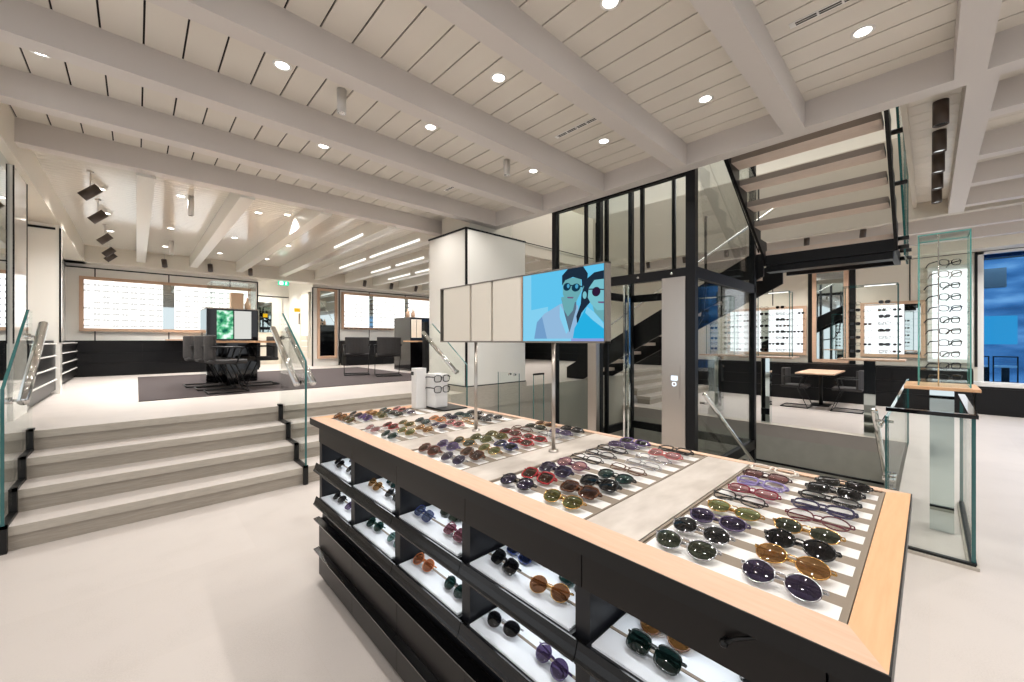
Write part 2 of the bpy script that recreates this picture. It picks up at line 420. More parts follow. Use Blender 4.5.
# ------------------------------------------------------------------ lift
LX0, LX1, LY0, LY1 = 4.27, 6.40, 1.70, 3.68
lt = thing('elevator', 'glass lift shaft with black steel frame and brushed steel front', 'elevator', (LX0, 2.7, 0))
fr = MB()
for x in (LX0, LX1 - .07):
    for y in (LY0, LY1 - .07):
        p = .10 if (x == LX0 and y == LY0) else .07
        fr.box(x, x + .08, y, y + p, -3, 5.2)
fr.box(LX0 + .005, LX0 + .075, LY0 + .1, LY1 - .07, 3.22, 3.32)
fr.box(LX0 + .005, LX0 + .075, LY0 + .1, LY1 - .07, 2.11, 2.215)
fr.box(LX0 + .08, LX1 - .08, LY0 + .003, LY0 + .06, 2.10, 2.22).box(LX0 + .08, LX1, LY1 - .06, LY1, 2.10, 2.22).box(LX1 - .06, LX1, LY0, LY1, 2.10, 2.22)
fr.box(LX0 + .08, LX1, LY0, LY0 + .06, -.1, .02).box(LX1 - .06, LX1, LY0, LY1, -.1, .02).box(LX0 + .08, LX1, LY1 - .06, LY1, -.1, .02)
fr.build('frame', 'dark_frame', lt)
m_ = MB()
for y in (2.32, 3.12): m_.box(LX0 + .02, LX0 + .06, y - .02, y + .02, 2.215, 3.22)
for x in (5.3,): m_.box(x, x + .05, LY1 - .05, LY1 - .02, -.1, 3.3)
m_.build('mullion', 'dark_frame', lt)
gp = MB()
gp.box(LX0 + .035, LX0 + .045, LY0 + .1, LY1 - .07, 2.215, 5.2)
gp.box(LX0 + .08, LX1 - .07, LY0 + .025, LY0 + .035, 0, 5.2).box(LX0 + .08, LX1 - .07, LY1 - .035, LY1 - .025, 0, 5.2)
gp.box(LX0 + .035, LX0 + .045, 3.02, LY1 - .07, 0, 2.11)
gp.build('glass_panel', 'lift_glass', lt)
B(LX0 - .01, LX0 + .07, 1.80, 2.06, 0, 2.12).build('front_panel', 'steel', lt)
B(LX0 - .01, LX0 + .07, 2.93, 3.06, 0, 2.12).build('door_post', 'steel', lt)
dr_ = MB().box(LX0 + .03, LX0 + .05, 2.06, 2.56, .02, 2.1).box(LX0 + .055, LX0 + .075, 2.5, 2.93, .02, 2.1)
dr_.build('door', 'lift_glass', lt)
MB().box(LX0 + .025, LX0 + .055, 2.54, 2.565, .02, 2.1).box(LX0 + .05, LX0 + .08, 2.5, 2.52, .02, 2.1).build('door_edge', 'chrome', lt)
cp = B(LX0 - .016, LX0 - .01, 1.855, 1.975, .80, 1.16).build('call_panel', 'steel', lt)
B(LX0 - .02, LX0 - .016, 1.88, 1.95, .995, 1.045).build('display', 'panel_white', cp)
MB().tube([(LX0 - .02, 1.915 + .02 * math.cos(a * PI / 8), .955 + .02 * math.sin(a * PI / 8)) for a in range(16)], .005, 6, closed=True).build('button', 'panel_white', cp)
rails = MB()
for y in (2.45, 2.75): rails.cyl((LX1 - .3, y, -3), (LX1 - .3, y, 5.2), .035, 10)
rails.box(LX0 + .9, LX0 + .98, LY1 - .2, LY1 - .12, -3, 5.2).box(LX0 + 1.1, LX0 + 1.14, LY1 - .2, LY1 - .14, -3, 5.2)
rails.build('guide_rail', 'dark_frame', lt)
MB().tube([(5.9, 2.2, 3.2), (5.9, 2.2, 2.2), (5.9, 2.25, 1.75), (5.9, 2.4, 1.5), (5.9, 2.7, 1.45)], .02, 8).build('cable', 'black', lt)
bl = MB()
for y in (1.95, 2.35, 2.75): bl.cyl((LX0 - .012, y, 2.165), (LX0, y, 2.165), .014, 10)
bl.build('bolt', 'chrome', lt)

# ------------------------------------------------------------------ main staircase (behind the lift)
st = thing('staircase', 'black steel staircase with open wooden treads climbing behind the lift', 'staircase', (7.0, 3.3, U))
n1 = 11
SX0, SX1, SY0_, SY1_ = 6.45, 7.55, .27, 1.565
LX, LZ = 6.30, 2.66
for i in range(n1 - 1):
    y = 5.02 - .31 * i; z = U + .1815 * (i + 1)
    B(SX0 + .04, SX1 - .04, y - .33, y, z - .06, z).build('tread', ['tread'], st)
for x in (SX0 - .01, SX1 - .04):
    MB().prism([(5.15, U), (4.75, U), (1.62, 2.34), (1.62, LZ), (1.8, LZ), (5.15, U + .22)], 'x', x, x + .045).build('stringer', 'dark_frame', st)
MB().box(LX, SX1, SY0_, SY1_, LZ - .06, LZ, 0).box(LX, LX + .06, SY0_, SY1_, LZ - .20, LZ - .06, 1).box(LX + .06, LX + .25, SY0_ + .02, SY1_, LZ - .28, LZ - .20, 1).box(SX1 - .06, SX1, SY0_, SY1_, LZ - .2, LZ - .06, 1).box(LX + .06, SX1 - .06, SY0_, SY0_ + .06, LZ - .2, LZ - .06, 1).build('landing', ['tread', 'dark_frame'], st)
n2 = 7
for i in range(1, n2):
    x = 6.337 - .287 * i; z = LZ + .04 + .185 * i + .075
    MB().box(x - .27, x, SY0_ + .03, SY1_ - .01, z - .065, z, 0, [0, 0, 1, 1, 1, 1]).build('tread', ['tread', 'tread_edge'], st)
for y in (SY0_ - .02, SY1_ - .01):
    sp = [(LX + .06, LZ - .20), (6.36, LZ - .02)]
    for i in range(n2):
        x = 6.337 - .287 * i; z = LZ + .115 + .185 * i
        sp += [(x + .01, z + .012), (x - .275, z + .012)]
    xe = 6.337 - .287 * n2; ze = LZ + .185 * n2
    sp += [(xe, ze - .2), (LX - .1, LZ - .06), (LX, LZ - .20)]
    MB().prism(sp, 'y', y, y + .03).build('stringer', 'dark_frame', st)
MB().prism([(6.7, LZ), (6.7, LZ + 1.05), (4.5, LZ + 2.3), (4.5, LZ + 1.25)], 'y', .195, .215, 0, 1).build('glass_panel', ['clear_glass', 'teal_edge'], st)
MB().prism([(6.35, LZ + .0), (6.35, LZ + .95), (4.5, LZ + 2.1), (4.5, LZ + 1.2)], 'y', 1.645, 1.66, 0, 1).build('glass_panel', ['clear_glass', 'dark_frame'], st)
MB().pane(6.71, SX1, .195, .215, LZ - .2, LZ + 1.0, 'y').build('glass_panel', ['clear_glass', 'teal_edge'], st)
for x, z in ((6.4, LZ - .05), (6.4, LZ - .15), (7.3, LZ - .05), (7.3, LZ - .15), (5.9, LZ + .45), (5.3, LZ + .78)): MB().cyl((x, .16, z), (x, .27, z), .025, 12).build('glass_clamp', 'black', st)
# handrail of the stair
MB().tube([(SX1, 5.0, U + 1.0), (SX1, 1.7, LZ + .95)], .02, 8).build('handrail', 'chrome', st)
# ------------------------------------------------------------------ glass balustrades
def shoe_profile(y_off=0):
    p = [(4.24, 0.0), (4.24, .20)]
    for i in range(4):
        y = 4.30 + .31 * i; z = .1658 * (i + 1)
        p += [(y - .035, z + .02)]
        p += [(y + .265, z + .02)] if i < 3 else [(y + .05, z + .02)]
    q = [(5.28, U + .0)]
    for i in (3, 2, 1, 0):
        y = 4.30 + .31 * i; z = .1658 * (i + 1)
        q += [(y + .02, z - .05)] if i == 3 else [(y + .31, z - .03), (y + .02, z - .03)]
    q += [(4.30, 0)]
    return p + q
def step_balustrade(label, x, ztop0, ztop1, rails, sidez=None):
    t = thing('glass_balustrade', label, 'balustrade', (x, 4.7, 0), 'glass balustrades on the stone steps')
    MB().prism([(4.262, .02), (4.262, ztop0), (5.12, ztop1), (5.24, ztop1), (5.24, U + .03), (4.94, .53), (4.63, .36), (4.33, .2), (4.3, .02)], 'x', x - .009, x + .009, 0, 0).build('pane', ['clear_glass'], t)
    MB().box(x - .009, x + .009, 4.258, 4.262, .02, ztop0).prism([(4.258, ztop0), (5.12, ztop1), (5.12, ztop1 + .004), (4.258, ztop0 + .004)], 'x', x - .009, x + .009).build('glass_edge', 'teal_edge', t)
    sh = MB()
    for i in range(4):
        y = 4.30 + .31 * i; z = .1658 * (i + 1)
        sh.box(x - .02, x + .02, y - .05, y - .013, z - .1658 + (.0 if i else 0), z + .022)
        if i < 3: sh.box(x - .02, x + .02, y - .05, y + .30, z + .001, z + .022)
        else: sh.box(x - .02, x + .02, y - .05, y + .05, z + .003, z + .022)
    sh.build('base_shoe', 'black', t)
    for dx, ya, za, yb, zb in rails:
        r = MB().tube([(x + dx, ya, za), (x + dx, yb, zb)], .030, 16).build('handrail', 'chrome', t)
        b = MB()
        for f in (.1, .9):
            yy = ya + (yb - ya) * f; zz = za + (zb - za) * f
            b.tube([(x, yy, zz - .05), (x + dx, yy, zz - .05), (x + dx, yy, zz - .01)], .009, 8)
            b.cyl((x - .016, yy, zz - .05), (x + .016, yy, zz - .05), .024, 12)
        b.build('bracket', 'chrome', r)
    return t
step_balustrade('glass balustrade with one thick steel handrail at the left end of the steps', -.65, 1.10, 1.68, [(.075, 4.36, 1.00, 5.20, 1.57)])
step_balustrade('glass balustrade with twin steel handrails dividing the steps in the middle', 1.22, 1.22, 1.74, [(-.075, 4.28, 1.0, 5.22, 1.57), (.075, 4.28, 1.0, 5.22, 1.57)])
step_balustrade('glass balustrade with slanted handrail at the foot of the white column', 3.21, 1.10, 1.68, [(-.075, 4.4, 1.0, 5.25, 1.55)])
# well balustrade left of the lift
t = thing('glass_balustrade', 'low glass balustrade between the white column and the lift', 'balustrade', (4.03, 4.2, 0))
MB().pane(4.025, 4.04, 4.10, 4.56, .02, .95, 'x').build('pane', ['clear_glass', 'teal_edge'], t)
MB().pane(4.045, 4.26, 3.82, 3.835, .02, .94, 'y').build('pane', ['clear_glass', 'teal_edge'], t)
B(4.045, 4.26, 3.815, 3.84, .94, .965).build('top_rail', 'black', t)
MB().box(4.02, 4.045, 4.10, 4.56, 0, .03).box(4.045, 4.26, 3.81, 3.845, 0, .03).build('base_shoe', 'black', t)
MB().cyl((4.01, 4.2, .93), (4.055, 4.2, .93), .018, 10).cyl((4.01, 4.3, .93), (4.055, 4.3, .93), .018, 10).build('clamp', 'chrome', t)
# balustrade round the stairwell at right
t = thing('glass_balustrade', 'glass balustrade with dark top rail at right behind the counter end', 'balustrade', (3.8, 0, 0))
MB().pane(3.79, 3.81, -.18, .205, .03, .94, 'x').build('pane', ['clear_glass', 'teal_edge'], t)
MB().pane(3.81, 5.2, -.20, -.18, .03, .94, 'y').build('pane', ['clear_glass', 'teal_edge'], t)
MB().pane(3.81, 7.75, .195, .215, -.25, .9, 'y').build('pane', ['clear_glass', 'teal_edge'], t)
MB().box(3.782, 3.818, -.21, .21, .94, .965).box(3.8, 5.2, -.21, -.17, .94, .965).build('top_rail', 'black_gloss', t)
MB().box(3.775, 3.825, -.215, .22, 0, .02).box(3.82, 5.2, -.215, -.165, 0, .02).build('base_shoe', 'step_stone', t)
MB().box(3.785, 3.815, -.2, .2, .018, .035).box(3.81, 5.2, -.205, -.175, .018, .035).build('base_gasket', 'black', t)
b = MB()
for x in (4.0, 4.12): 
    for z in (.30, .42): b.cyl((x, .17, z), (x, .24, z), .02, 12)
b.build('clamp', 'chrome', t)
r = MB().tube([(4.35, .31, .86), (5.9, .31, -.2), (6.9, .31, -.9)], .022, 12).build('handrail', 'chrome', t)
MB().cyl((4.45, .2, .77), (4.45, .31, .77), .012, 8).cyl((3.84, .24, .82), (4.38, .24, .82), .012, 8).build('bracket', 'chrome', r)
t = thing('stair_handrail', 'slanted steel handrail descending beside the lift glass', 'handrail', (4.3, 1.6, 0))
MB().tube([(4.26, 1.6, .87), (6.06, 1.6, -.27), (7.3, 1.6, -1.06)], .022, 12).build('rail', 'chrome', t)
MB().cyl((4.4, 1.6, .76), (4.4, 1.7, .76), .012, 8).cyl((5.8, 1.6, -.14), (5.8, 1.7, -.14), .012, 8).build('bracket', 'chrome', t)
t = thing('wall_handrail', 'dark horizontal handrail on the grey stairwell wall', 'handrail', (7.7, 1.2, -.62))
MB().tube([(7.75, .35, -.62), (7.75, 2.1, -.62)], .018, 10).build('rail', 'dark_frame', t)
MB().cyl((7.75, .6, -.62), (7.83, .6, -.62), .012, 8).cyl((7.75, 1.8, -.62), (7.83, 1.8, -.62), .012, 8).build('bracket', 'chrome', t)

# ------------------------------------------------------------------ counter island
IX0, IX1, IY0, IY1, IZ = .777, 1.745, .04, 2.622, .95
isl = thing('display_counter', 'long dark sunglasses counter with oak rim in the foreground', 'counter', (1.26, 1.33, 0))
def oakframe():
    f = MB(); z0, z1 = IZ + .0005, IZ + .004
    ix0, ix1, iy0, iy1 = .865, 1.71, .094, 2.535
    f.prism([(IX0, IY0), (IX0, IY1), (ix0, iy1), (ix0, iy0)], 'z', z0, z1, 0)
    f.prism([(IX0, IY0), (ix0, iy0), (ix1, iy0), (IX1, IY0)], 'z', z0, z1, 1)
    f.prism([(IX0, IY1), (IX1, IY1), (ix1, iy1), (ix0, iy1)], 'z', z0, z1, 1)
    f.prism([(IX1, IY0), (ix1, iy0), (ix1, iy1), (IX1, IY1)], 'z', z0, z1, 0)
    return f
oakframe().build('oak_rim', ['oak', 'oak_cross'], isl)
MB().box(IX0 + .01, IX1 - .01, IY0 + .01, IY1 - .01, IZ - .034, IZ - .002).box(IX0 - .003, IX0 + .0, IY0 - .003, IY1 + .003, IZ - .034, IZ + .0035).box(IX1, IX1 + .003, IY0 - .003, IY1 + .003, IZ - .034, IZ + .0035).box(IX0, IX1, IY0 - .003, IY0, IZ - .034, IZ + .0035).box(IX0, IX1, IY1, IY1 + .003, IZ - .034, IZ + .0035).build('edge_strip', 'black', isl)
TR = [(.096, .474), (.632, 1.028), (1.185, 1.556), (1.724, 2.10), (2.258, 2.533)]
for a, b_ in zip(TR[:-1], TR[1:]):
    B(.866, 1.709, a[1] + .004, b_[0] - .004, IZ - .0018, IZ + .003).build('stone_inlay', 'marble', isl)
NROW = 9
PITCH = .0925
for (a, b_) in TR:
    tm = MB().box(.866, 1.709, a, b_, IZ - .0019, IZ - .0015, 0)
    for wv in ((a, a + .006), (b_ - .006, b_)): tm.box(.866, 1.709, wv[0], wv[1], IZ - .0015, IZ + .003, 0)
    for i in range(NROW):
        x = .872 + PITCH * i
        tm.box(x, x + .050, a + .012, b_ - .012, IZ - .002, IZ - .0008, 1)
    tm.build('tray', ['taupe', 'white_strip'], isl)
SEAM = [.112 + .4765 * k for k in range(5)] + [2.52]
CXF = .794
MB().box(CXF + .02, 1.70, .085, 2.52, .03, IZ - .034).build('carcass', 'island_dark', isl) if False else None
# carcass with open niches
cc = MB()
NZ = [(.688, .822), (.488, .625)]
cc.box(1.15, 1.70, .085, 2.52, .03, IZ - .034)
cc.box(CXF + .02, 1.15, .085, 2.52, .824, IZ - .034)
cc.box(CXF + .02, 1.15, .085, 2.52, .627, .686)
cc.box(CXF + .02, 1.15, .085, 2.52, .03, .486)
for k, y in enumerate(SEAM): cc.box(CXF + .004, 1.15, y - (.022 if k < 5 else .04), y + (.022 if k < 5 else 0), .48, .83)
cc.box(CXF + .02, 1.15, .085, .112, .03, IZ - .034)
cc.build('carcass', 'niche_dark', isl)
B(.82, 1.69, .10, 2.485, 0, .03).build('plinth', 'black', isl)
B(CXF, CXF + .02, .077, .109, .03, IZ - .034).build('end_panel', 'island_dark', isl)
niche_info = []
for k in range(5):
    y0, y1 = SEAM[k] + .0015, SEAM[k + 1] - .0015
    B(CXF, CXF + .02, y0, y1, .822, IZ - .035).build('drawer', 'island_dark', isl)
    for z0, z1 in ((.20, .365), (.034, .185)):
        d = B(CXF, CXF + .02, y0, y1, z0, z1).build('drawer', 'island_dark', isl)
        MB().prism([(CXF, z1 - .012), (CXF - .030, z1 + .000), (CXF - .032, z1 + .008), (CXF, z1 + .013)], 'y', y0, y1).build('handle', 'ledge_dark', d)
    for n, (nz0, nz1) in enumerate(NZ):
        d = MB().box(CXF - .012, 1.148, SEAM[k] + .023, SEAM[k + 1] - (.023 if k < 4 else .041), nz0, nz0 + .012, 0)
        yy0, yy1 = SEAM[k] + .034, SEAM[k + 1] - (.034 if k < 4 else .052)
        d = d.build('niche_drawer', 'niche_dark', isl)
        MB().box(CXF - .006, 1.13, yy0, yy1, nz0 + .012, nz0 + .018, 0).box(.866, .874, yy0, yy1, nz0 + .018, nz0 + .020, 1).box(1.10, 1.11, yy0, yy1, nz0 + .018, nz0 + .020, 1).build('tray', ['tray_white', 'taupe'], d)
        MB().prism([(CXF + .02, nz0 - .002), (CXF - .0125, nz0 - .0005), (CXF - .0125, nz0 + .012), (CXF - .017, nz0 + .012), (CXF - .022, nz0 - .004), (CXF - .028, nz0 - .020), (CXF - .033, nz0 - .026), (CXF - .033, nz0 - .032), (CXF + .02, nz0 - .030)], 'y', y0, y1).build('handle', 'ledge_dark', d)
        niche_info.append((k, n, yy0, yy1, nz0 + .018, nz1))
        area('niche_led', (.90, (yy0 + yy1) / 2, nz1 - .004), .03, yy1 - yy0 - .04, NLW, col=(.93, .97, 1), parent=isl)
kn = MB().sphere((CXF - .012, .26, .875), .008, 8).cyl((CXF - .014, .26, .875), (CXF + .0, .26, .875), .006, 8).tube([(CXF - .014, .26, .876), (CXF - .012, .24, .893), (CXF - .004, .215, .905), (CXF + .002, .20, .912)], .0035, 6)
kn.build('lock', 'black', isl)

# ------------------------------------------------------------------ screen on two poles above the counter
sx = 1.275
ss = thing('screen_stand', 'row of cream panels and advertising screen on two steel poles over the counter', 'screen', (1.3, 1.36, IZ))
for y in (1.112, 1.648):
    MB().cyl((1.3, y, IZ + .003), (1.3, y, 1.425), .0085, 14).lathe([(.0001, IZ + .012), (.02, IZ + .012), (.022, IZ + .003)], 1.3, y, 20).build('pole', 'steel', ss)
fr = MB()
Ya, Yb = .840, 1.948
fr.box(sx, sx + .028, Ya - .010, Yb, 1.420, 1.427).box(sx, sx + .028, Ya - .010, Yb, 1.722, 1.728).box(sx, sx + .028, Ya - .010, Ya, 1.42, 1.728).box(sx, sx + .028, Yb - .006, Yb, 1.42, 1.728).box(sx + .022, sx + .028, Ya, Yb, 1.42, 1.728)
fr.build('frame', 'vent_grey', ss)
B(sx + .0212, sx + .0219, 1.277, Yb - .007, 1.4275, 1.7215).build('back_plate', 'spot_brown', ss)
for y0, y1 in ((1.288, 1.484), (1.498, 1.656), (1.672, 1.915)):
    B(sx + .002, sx + .021, y0, y1, 1.4275, 1.7215).build('panel', 'lacquer', ss)
B(sx + .001, sx + .021, 1.924, 1.940, 1.4275, 1.7215).build('panel', 'clear_glass', ss)
B(sx + .0005, sx + .021, 1.277, 1.284, 1.4275, 1.7215).build('edge_strip', 'oak', ss)
# the screen: a picture of a man and a woman in sunglasses
for nm, c, s in (('pic_bg', (96, 196, 238), 1), ('pic_light', (132, 208, 240), 1), ('pic_hair', (32, 48, 66), .9), ('pic_skin', (112, 178, 186), .9), ('pic_shirt', (150, 190, 226), .95), ('pic_shirt2', (120, 166, 212), .9), ('pic_blue', (40, 176, 226), 1), ('pic_lens', (22, 60, 84), .8), ('pic_lens2', (52, 32, 62), .8), ('pic_lip', (120, 90, 130), .9), ('pic_skin2', (124, 196, 208), .95), ('pic_pink', (140, 160, 220), 1), ('pic_chest', (96, 120, 140), .9), ('pic_glint', (80, 170, 210), .9)):
    emit(nm, c, s * .74)
PM = ['pic_bg', 'pic_light', 'pic_hair', 'pic_skin', 'pic_shirt', 'pic_shirt2', 'pic_blue', 'pic_lens', 'pic_lens2', 'pic_lip', 'pic_skin2', 'pic_pink', 'pic_chest', 'pic_glint']
SY0, SY1, SZ0, SZ1 = .844, 1.274, 1.4275, 1.7215
scr = B(sx + .003, sx + .021, SY0, SY1 + .006, SZ0, SZ1).build('screen', 'black', ss)
pic = MB(); layer = [0]
def flat(pts, mi):
    layer[0] += 1
    x = sx + .0028 - layer[0] * .00003
    pic.add([(x, SY1 - u * (SY1 - SY0), SZ1 - v * (SZ1 - SZ0)) for u, v in pts], [tuple(range(len(pts)))], mi)
def ell(cx, cy, rx, ry, mi, n=24, a=0):
    flat([(cx + rx * math.cos(2 * PI * i / n) * math.cos(a) - ry * math.sin(2 * PI * i / n) * math.sin(a), cy + rx * math.cos(2 * PI * i / n) * math.sin(a) * .7 + ry * math.sin(2 * PI * i / n) * math.cos(a)) for i in range(n)], mi)
flat([(0, 0), (1, 0), (1, 1), (0, 1)], 0)
flat([(0, 0), (.12, 0), (.12, 1), (0, 1)], 1)
flat([(0, .55), (.35, .5), (.35, 1), (0, 1)], 1)
flat([(.16, .98), (.2, .72), (.3, .6), (.5, .48), (.62, .44), (.72, .52), (.74, .98)], 4)      # shirt
flat([(.16, .98), (.2, .72), (.27, .64), (.34, .98)], 5)
flat([(.5, .48), (.56, .60), (.61, .85), (.58, .9), (.50, .66)], 1)
flat([(.52, .40), (.70, .40), (.70, .55), (.62, .88), (.56, .62)], 12)                         # neck and open collar
flat([(.52, .38), (.70, .38), (.66, .58), (.6, .66), (.55, .56)], 3)
flat([(.54, .12), (.75, .14), (.76, .32), (.70, .46), (.64, .50), (.58, .46), (.54, .34)], 3)  # man's face
flat([(.53, .22), (.53, .08), (.60, .0), (.78, .0), (.83, .10), (.82, .26), (.77, .34), (.76, .17), (.66, .12), (.57, .15)], 2)
ell(.785, .31, .018, .05, 3)
ell(.59, .245, .045, .055, 7); ell(.695, .27, .05, .055, 7); flat([(.63, .225), (.66, .23), (.66, .245), (.63, .24)], 7)
ell(.605, .235, .016, .03, 13); ell(.705, .255, .018, .03, 13); flat([(.74, .25), (.78, .26), (.78, .275), (.74, .27)], 7)
flat([(.59, .385), (.67, .395), (.66, .415), (.60, .405)], 9)
flat([(.83, .16), (.90, .10), (1, .09), (1, .32), (.88, .34), (.86, .48), (.80, .56), (.76, .62), (.71, .78), (.70, .66), (.75, .5), (.76, .36), (.79, .26)], 2)   # woman's hair
flat([(.87, .46), (1, .5), (1, .76), (.9, .62)], 3)
flat([(.84, .30), (.90, .20), (1, .2), (1, .60), (.93, .60), (.86, .50), (.83, .42)], 10)
ell(.795, .385, .022, .05, 10)
ell(.92, .355, .045, .062, 8); flat([(.955, .32), (1, .33), (1, .345), (.955, .335)], 8); flat([(.84, .305), (.89, .31), (.89, .325), (.84, .32)], 8)
flat([(.935, .485), (1, .49), (1, .515), (.945, .505)], 9)
flat([(.66, .96), (.68, .82), (.76, .66), (.82, .54), (.9, .62), (1, .78), (1, .98)], 6)       # woman's blue top
flat([(.82, .54), (.9, .62), (1, .78), (1, .84), (.88, .72), (.80, .62)], 1)
flat([(0, .965), (1, .965), (1, 1), (0, 1)], 1); flat([(.64, .965), (1, .965), (1, 1), (.64, 1)], 11)
pic.build('picture', PM, scr)

# ------------------------------------------------------------------ eyewear
SHAPES = {
 'round':   lambda a: (.0268 * math.cos(a), .0230 * math.sin(a)),
 'square':  lambda a: (.0265 * math.copysign(abs(math.cos(a)) ** .6, math.cos(a)), .0215 * math.copysign(abs(math.sin(a)) ** .65, math.sin(a))),
 'aviator': lambda a: (.027 * math.cos(a) + .003 * math.sin(a) * 1, (.024 if math.sin(a) < 0 else .020) * math.copysign(abs(math.sin(a)) ** .85, math.sin(a))),
 'cat':     lambda a: (.027 * math.copysign(abs(math.cos(a)) ** .75, math.cos(a)), .019 * math.copysign(abs(math.sin(a)) ** .8, math.sin(a)) + .006 * max(0, math.cos(a)) * max(0, math.sin(a) + .4)),
}
EYE = {}
def eyewear_proto(shape, rim, folded, tiny=False):
    """meshes for one pair: x = width, z = height, front faces -y; bottom of the lenses at z=0"""
    key = (shape, rim, folded, tiny)
    if key in EYE: return EYE[key]
    f = SHAPES[shape]; n = 10 if tiny else 22; ns = 4 if tiny else 6
    cx = .035; zc = .024
    out = {}
    bend = lambda x: .35 * x * x * 8   # front wraps back toward the temples
    for s, nm in ((-1, 'lens_l'), (1, 'lens_r')):
        mb = MB(); ring = []; ring2 = []
        for i in range(n):
            a = 2 * PI * i / n; x, z = f(a)
            X = s * (cx + x); ring.append((X, bend(X) * .3, zc + z))
        c = (s * cx, bend(cx) * .3 - .0035, zc)
        mid = [tuple((p[j] * .55 + c[j] * .45) - (.0012 if j == 1 else 0) for j in range(3)) for p in ring]
        vs = ring + mid + [c]; fs = []
        for i in range(n):
            j = (i + 1) % n
            fs.append((i, j, n + j, n + i)); fs.append((n + i, n + j, 2 * n))
        fs = [q[::-1] for q in fs] if s < 0 else fs
        mb.add(vs, fs, 0, True); out[nm] = mb.mesh('lens', ['black'])
    fr = MB()
    for s in (-1, 1):
        ring = []
        for i in range(n):
            a = 2 * PI * i / n; x, z = f(a); X = s * (cx + x * 1.03); ring.append((X, bend(X) * .3, zc + z * 1.04))
        fr.tube(ring, rim, ns, closed=True)
        xe = f(0)[0]
        fr.tube([(s * (cx + xe), bend(.06) * .3, zc + .010), (s * (cx + xe + .006), bend(.066) * .3 + .001, zc + .011), (s * .069, .012, zc + .0115)], max(rim, .0016), ns)
    zb = zc + .007
    fr.tube([(-.0115, .0003, zb), (-.005, -.001, zb + .003), (.005, -.001, zb + .003), (.0115, .0003, zb)], max(rim * .9, .0014), ns)
    out['frame'] = fr.mesh('frame', ['black'])
    for s, nm in ((-1, 'temple_l'), (1, 'temple_r')):
        tm = MB(); zt = zc + .0115
        if folded:
            dy = .007 if s < 0 else .0105
            pts = [(s * .069, .012, zt), (s * .0675, dy + .003, zt), (s * .03, dy + .003, zt - .001), (-s * .02, dy + .003, zt - .005), (-s * .045, dy + .002, zt - .011), (-s * .054, dy, zt - .018)]
        else:
            pts = [(s * .069, .012, zt), (s * .069, .05, zt), (s * .067, .10, zt - .003), (s * .065, .118, zt - .012), (s * .063, .138, zt - .030)]
        tm.tube(pts, [max(rim, .0018) * 1.1] * (len(pts) - 1) + [max(rim, .0018) * 1.3], ns, flat=(.7, 1.4)); out[nm] = tm.mesh('temple', ['black'])
    EYE[key] = out
    return out
def hexmat(kind, c):
    nm = '%s_%d_%d_%d' % ((kind,) + tuple(c))
    if nm in M: return M[nm]
    if kind == 'lens':
        av = sum(c) / 3; return lensmat(nm, tuple(int((.62 * q + .38 * av) * .92) for q in c))
    if kind == 'clear': return glass(nm, (244, 244, 244), .05, .02, .8)
    if kind == 'metal': return pbr(nm, c, .22, metal=1)
    return pbr(nm, c, .12, coat=.5)
EYE_N = [0]
def eyewear(label, group, loc, shape, lens, frame, yaw=-PI / 2, tilt=0.0, rim=.0017, folded=True, kind='frame', sun=True, roll=0.0, scale=1.0):
    ms = eyewear_proto(shape, rim, folded)
    name = 'sunglasses' if sun else 'spectacles'
    e = bpy.data.objects.new(name, None); COL.objects.link(e); e.empty_display_size = .03
    e['label'] = label; e['category'] = 'sunglasses' if sun else 'glasses'; e['group'] = group
    R = Matrix.Rotation(yaw, 4, 'Z') @ Matrix.Rotation(-tilt, 4, 'X')
    e.matrix_world = Matrix.Translation(Vector(loc) + Vector((0, 0, .0046 + (max(0, .0150 * math.sin(tilt) - .016 * math.cos(tilt)) if folded else 0)))) @ R @ Matrix.Rotation(roll, 4, 'Y') @ Matrix.Scale(scale, 4)
    lm = hexmat('lens', lens) if sun else hexmat('clear', (244, 244, 244)); fm = hexmat(kind, frame)
    for k, nm in (('lens_l', 'lens'), ('lens_r', 'lens'), ('frame', 'frame'), ('temple_l', 'temple'), ('temple_r', 'temple')):
        o = bpy.data.objects.new(nm, ms[k]); COL.objects.link(o); o.parent = e
        o.material_slots[0].link = 'OBJECT'; o.material_slots[0].material = lm if nm == 'lens' else fm
    return e
def small_eyewear(label, group, loc, frame, yaw, sun, lens=(60, 60, 66), scale=1.0):
    """far away: one mesh with lens and frame"""
    key = ('far', sun)
    if key not in EYE:
        mb = MB(); n = 10
        for s in (-1, 1):
            f = SHAPES['square']
            ring = [(s * (.035 + f(2 * PI * i / n)[0]), 0, .024 + f(2 * PI * i / n)[1]) for i in range(n)]
            mb.tube(ring, .0026, 4, 1, closed=True)
            mb.add(ring, [tuple(range(n))], 0)
            mb.tube([(s * .062, 0, .034), (s * .068, .01, .035), (s * .067, .09, .034), (s * .065, .125, .015)], .0024, 4, 1)
        mb.tube([(-.01, 0, .031), (.01, 0, .031)], .0022, 4, 1)
        EYE[key] = mb.mesh('eyewear', ['black', 'black'])
    o = bpy.data.objects.new('sunglasses' if sun else 'spectacles', EYE[key]); COL.objects.link(o)
    o.matrix_world = Matrix.Translation(loc) @ Matrix.Rotation(yaw, 4, 'Z') @ Matrix.Scale(scale, 4)
    o.material_slots[0].link = 'OBJECT'; o.material_slots[0].material = hexmat('lens', lens) if sun else hexmat('clear', (244, 244, 244))
    o.material_slots[1].link = 'OBJECT'; o.material_slots[1].material = hexmat('frame', frame)
    tag(o, label, 'sunglasses' if sun else 'glasses', group)
    return o
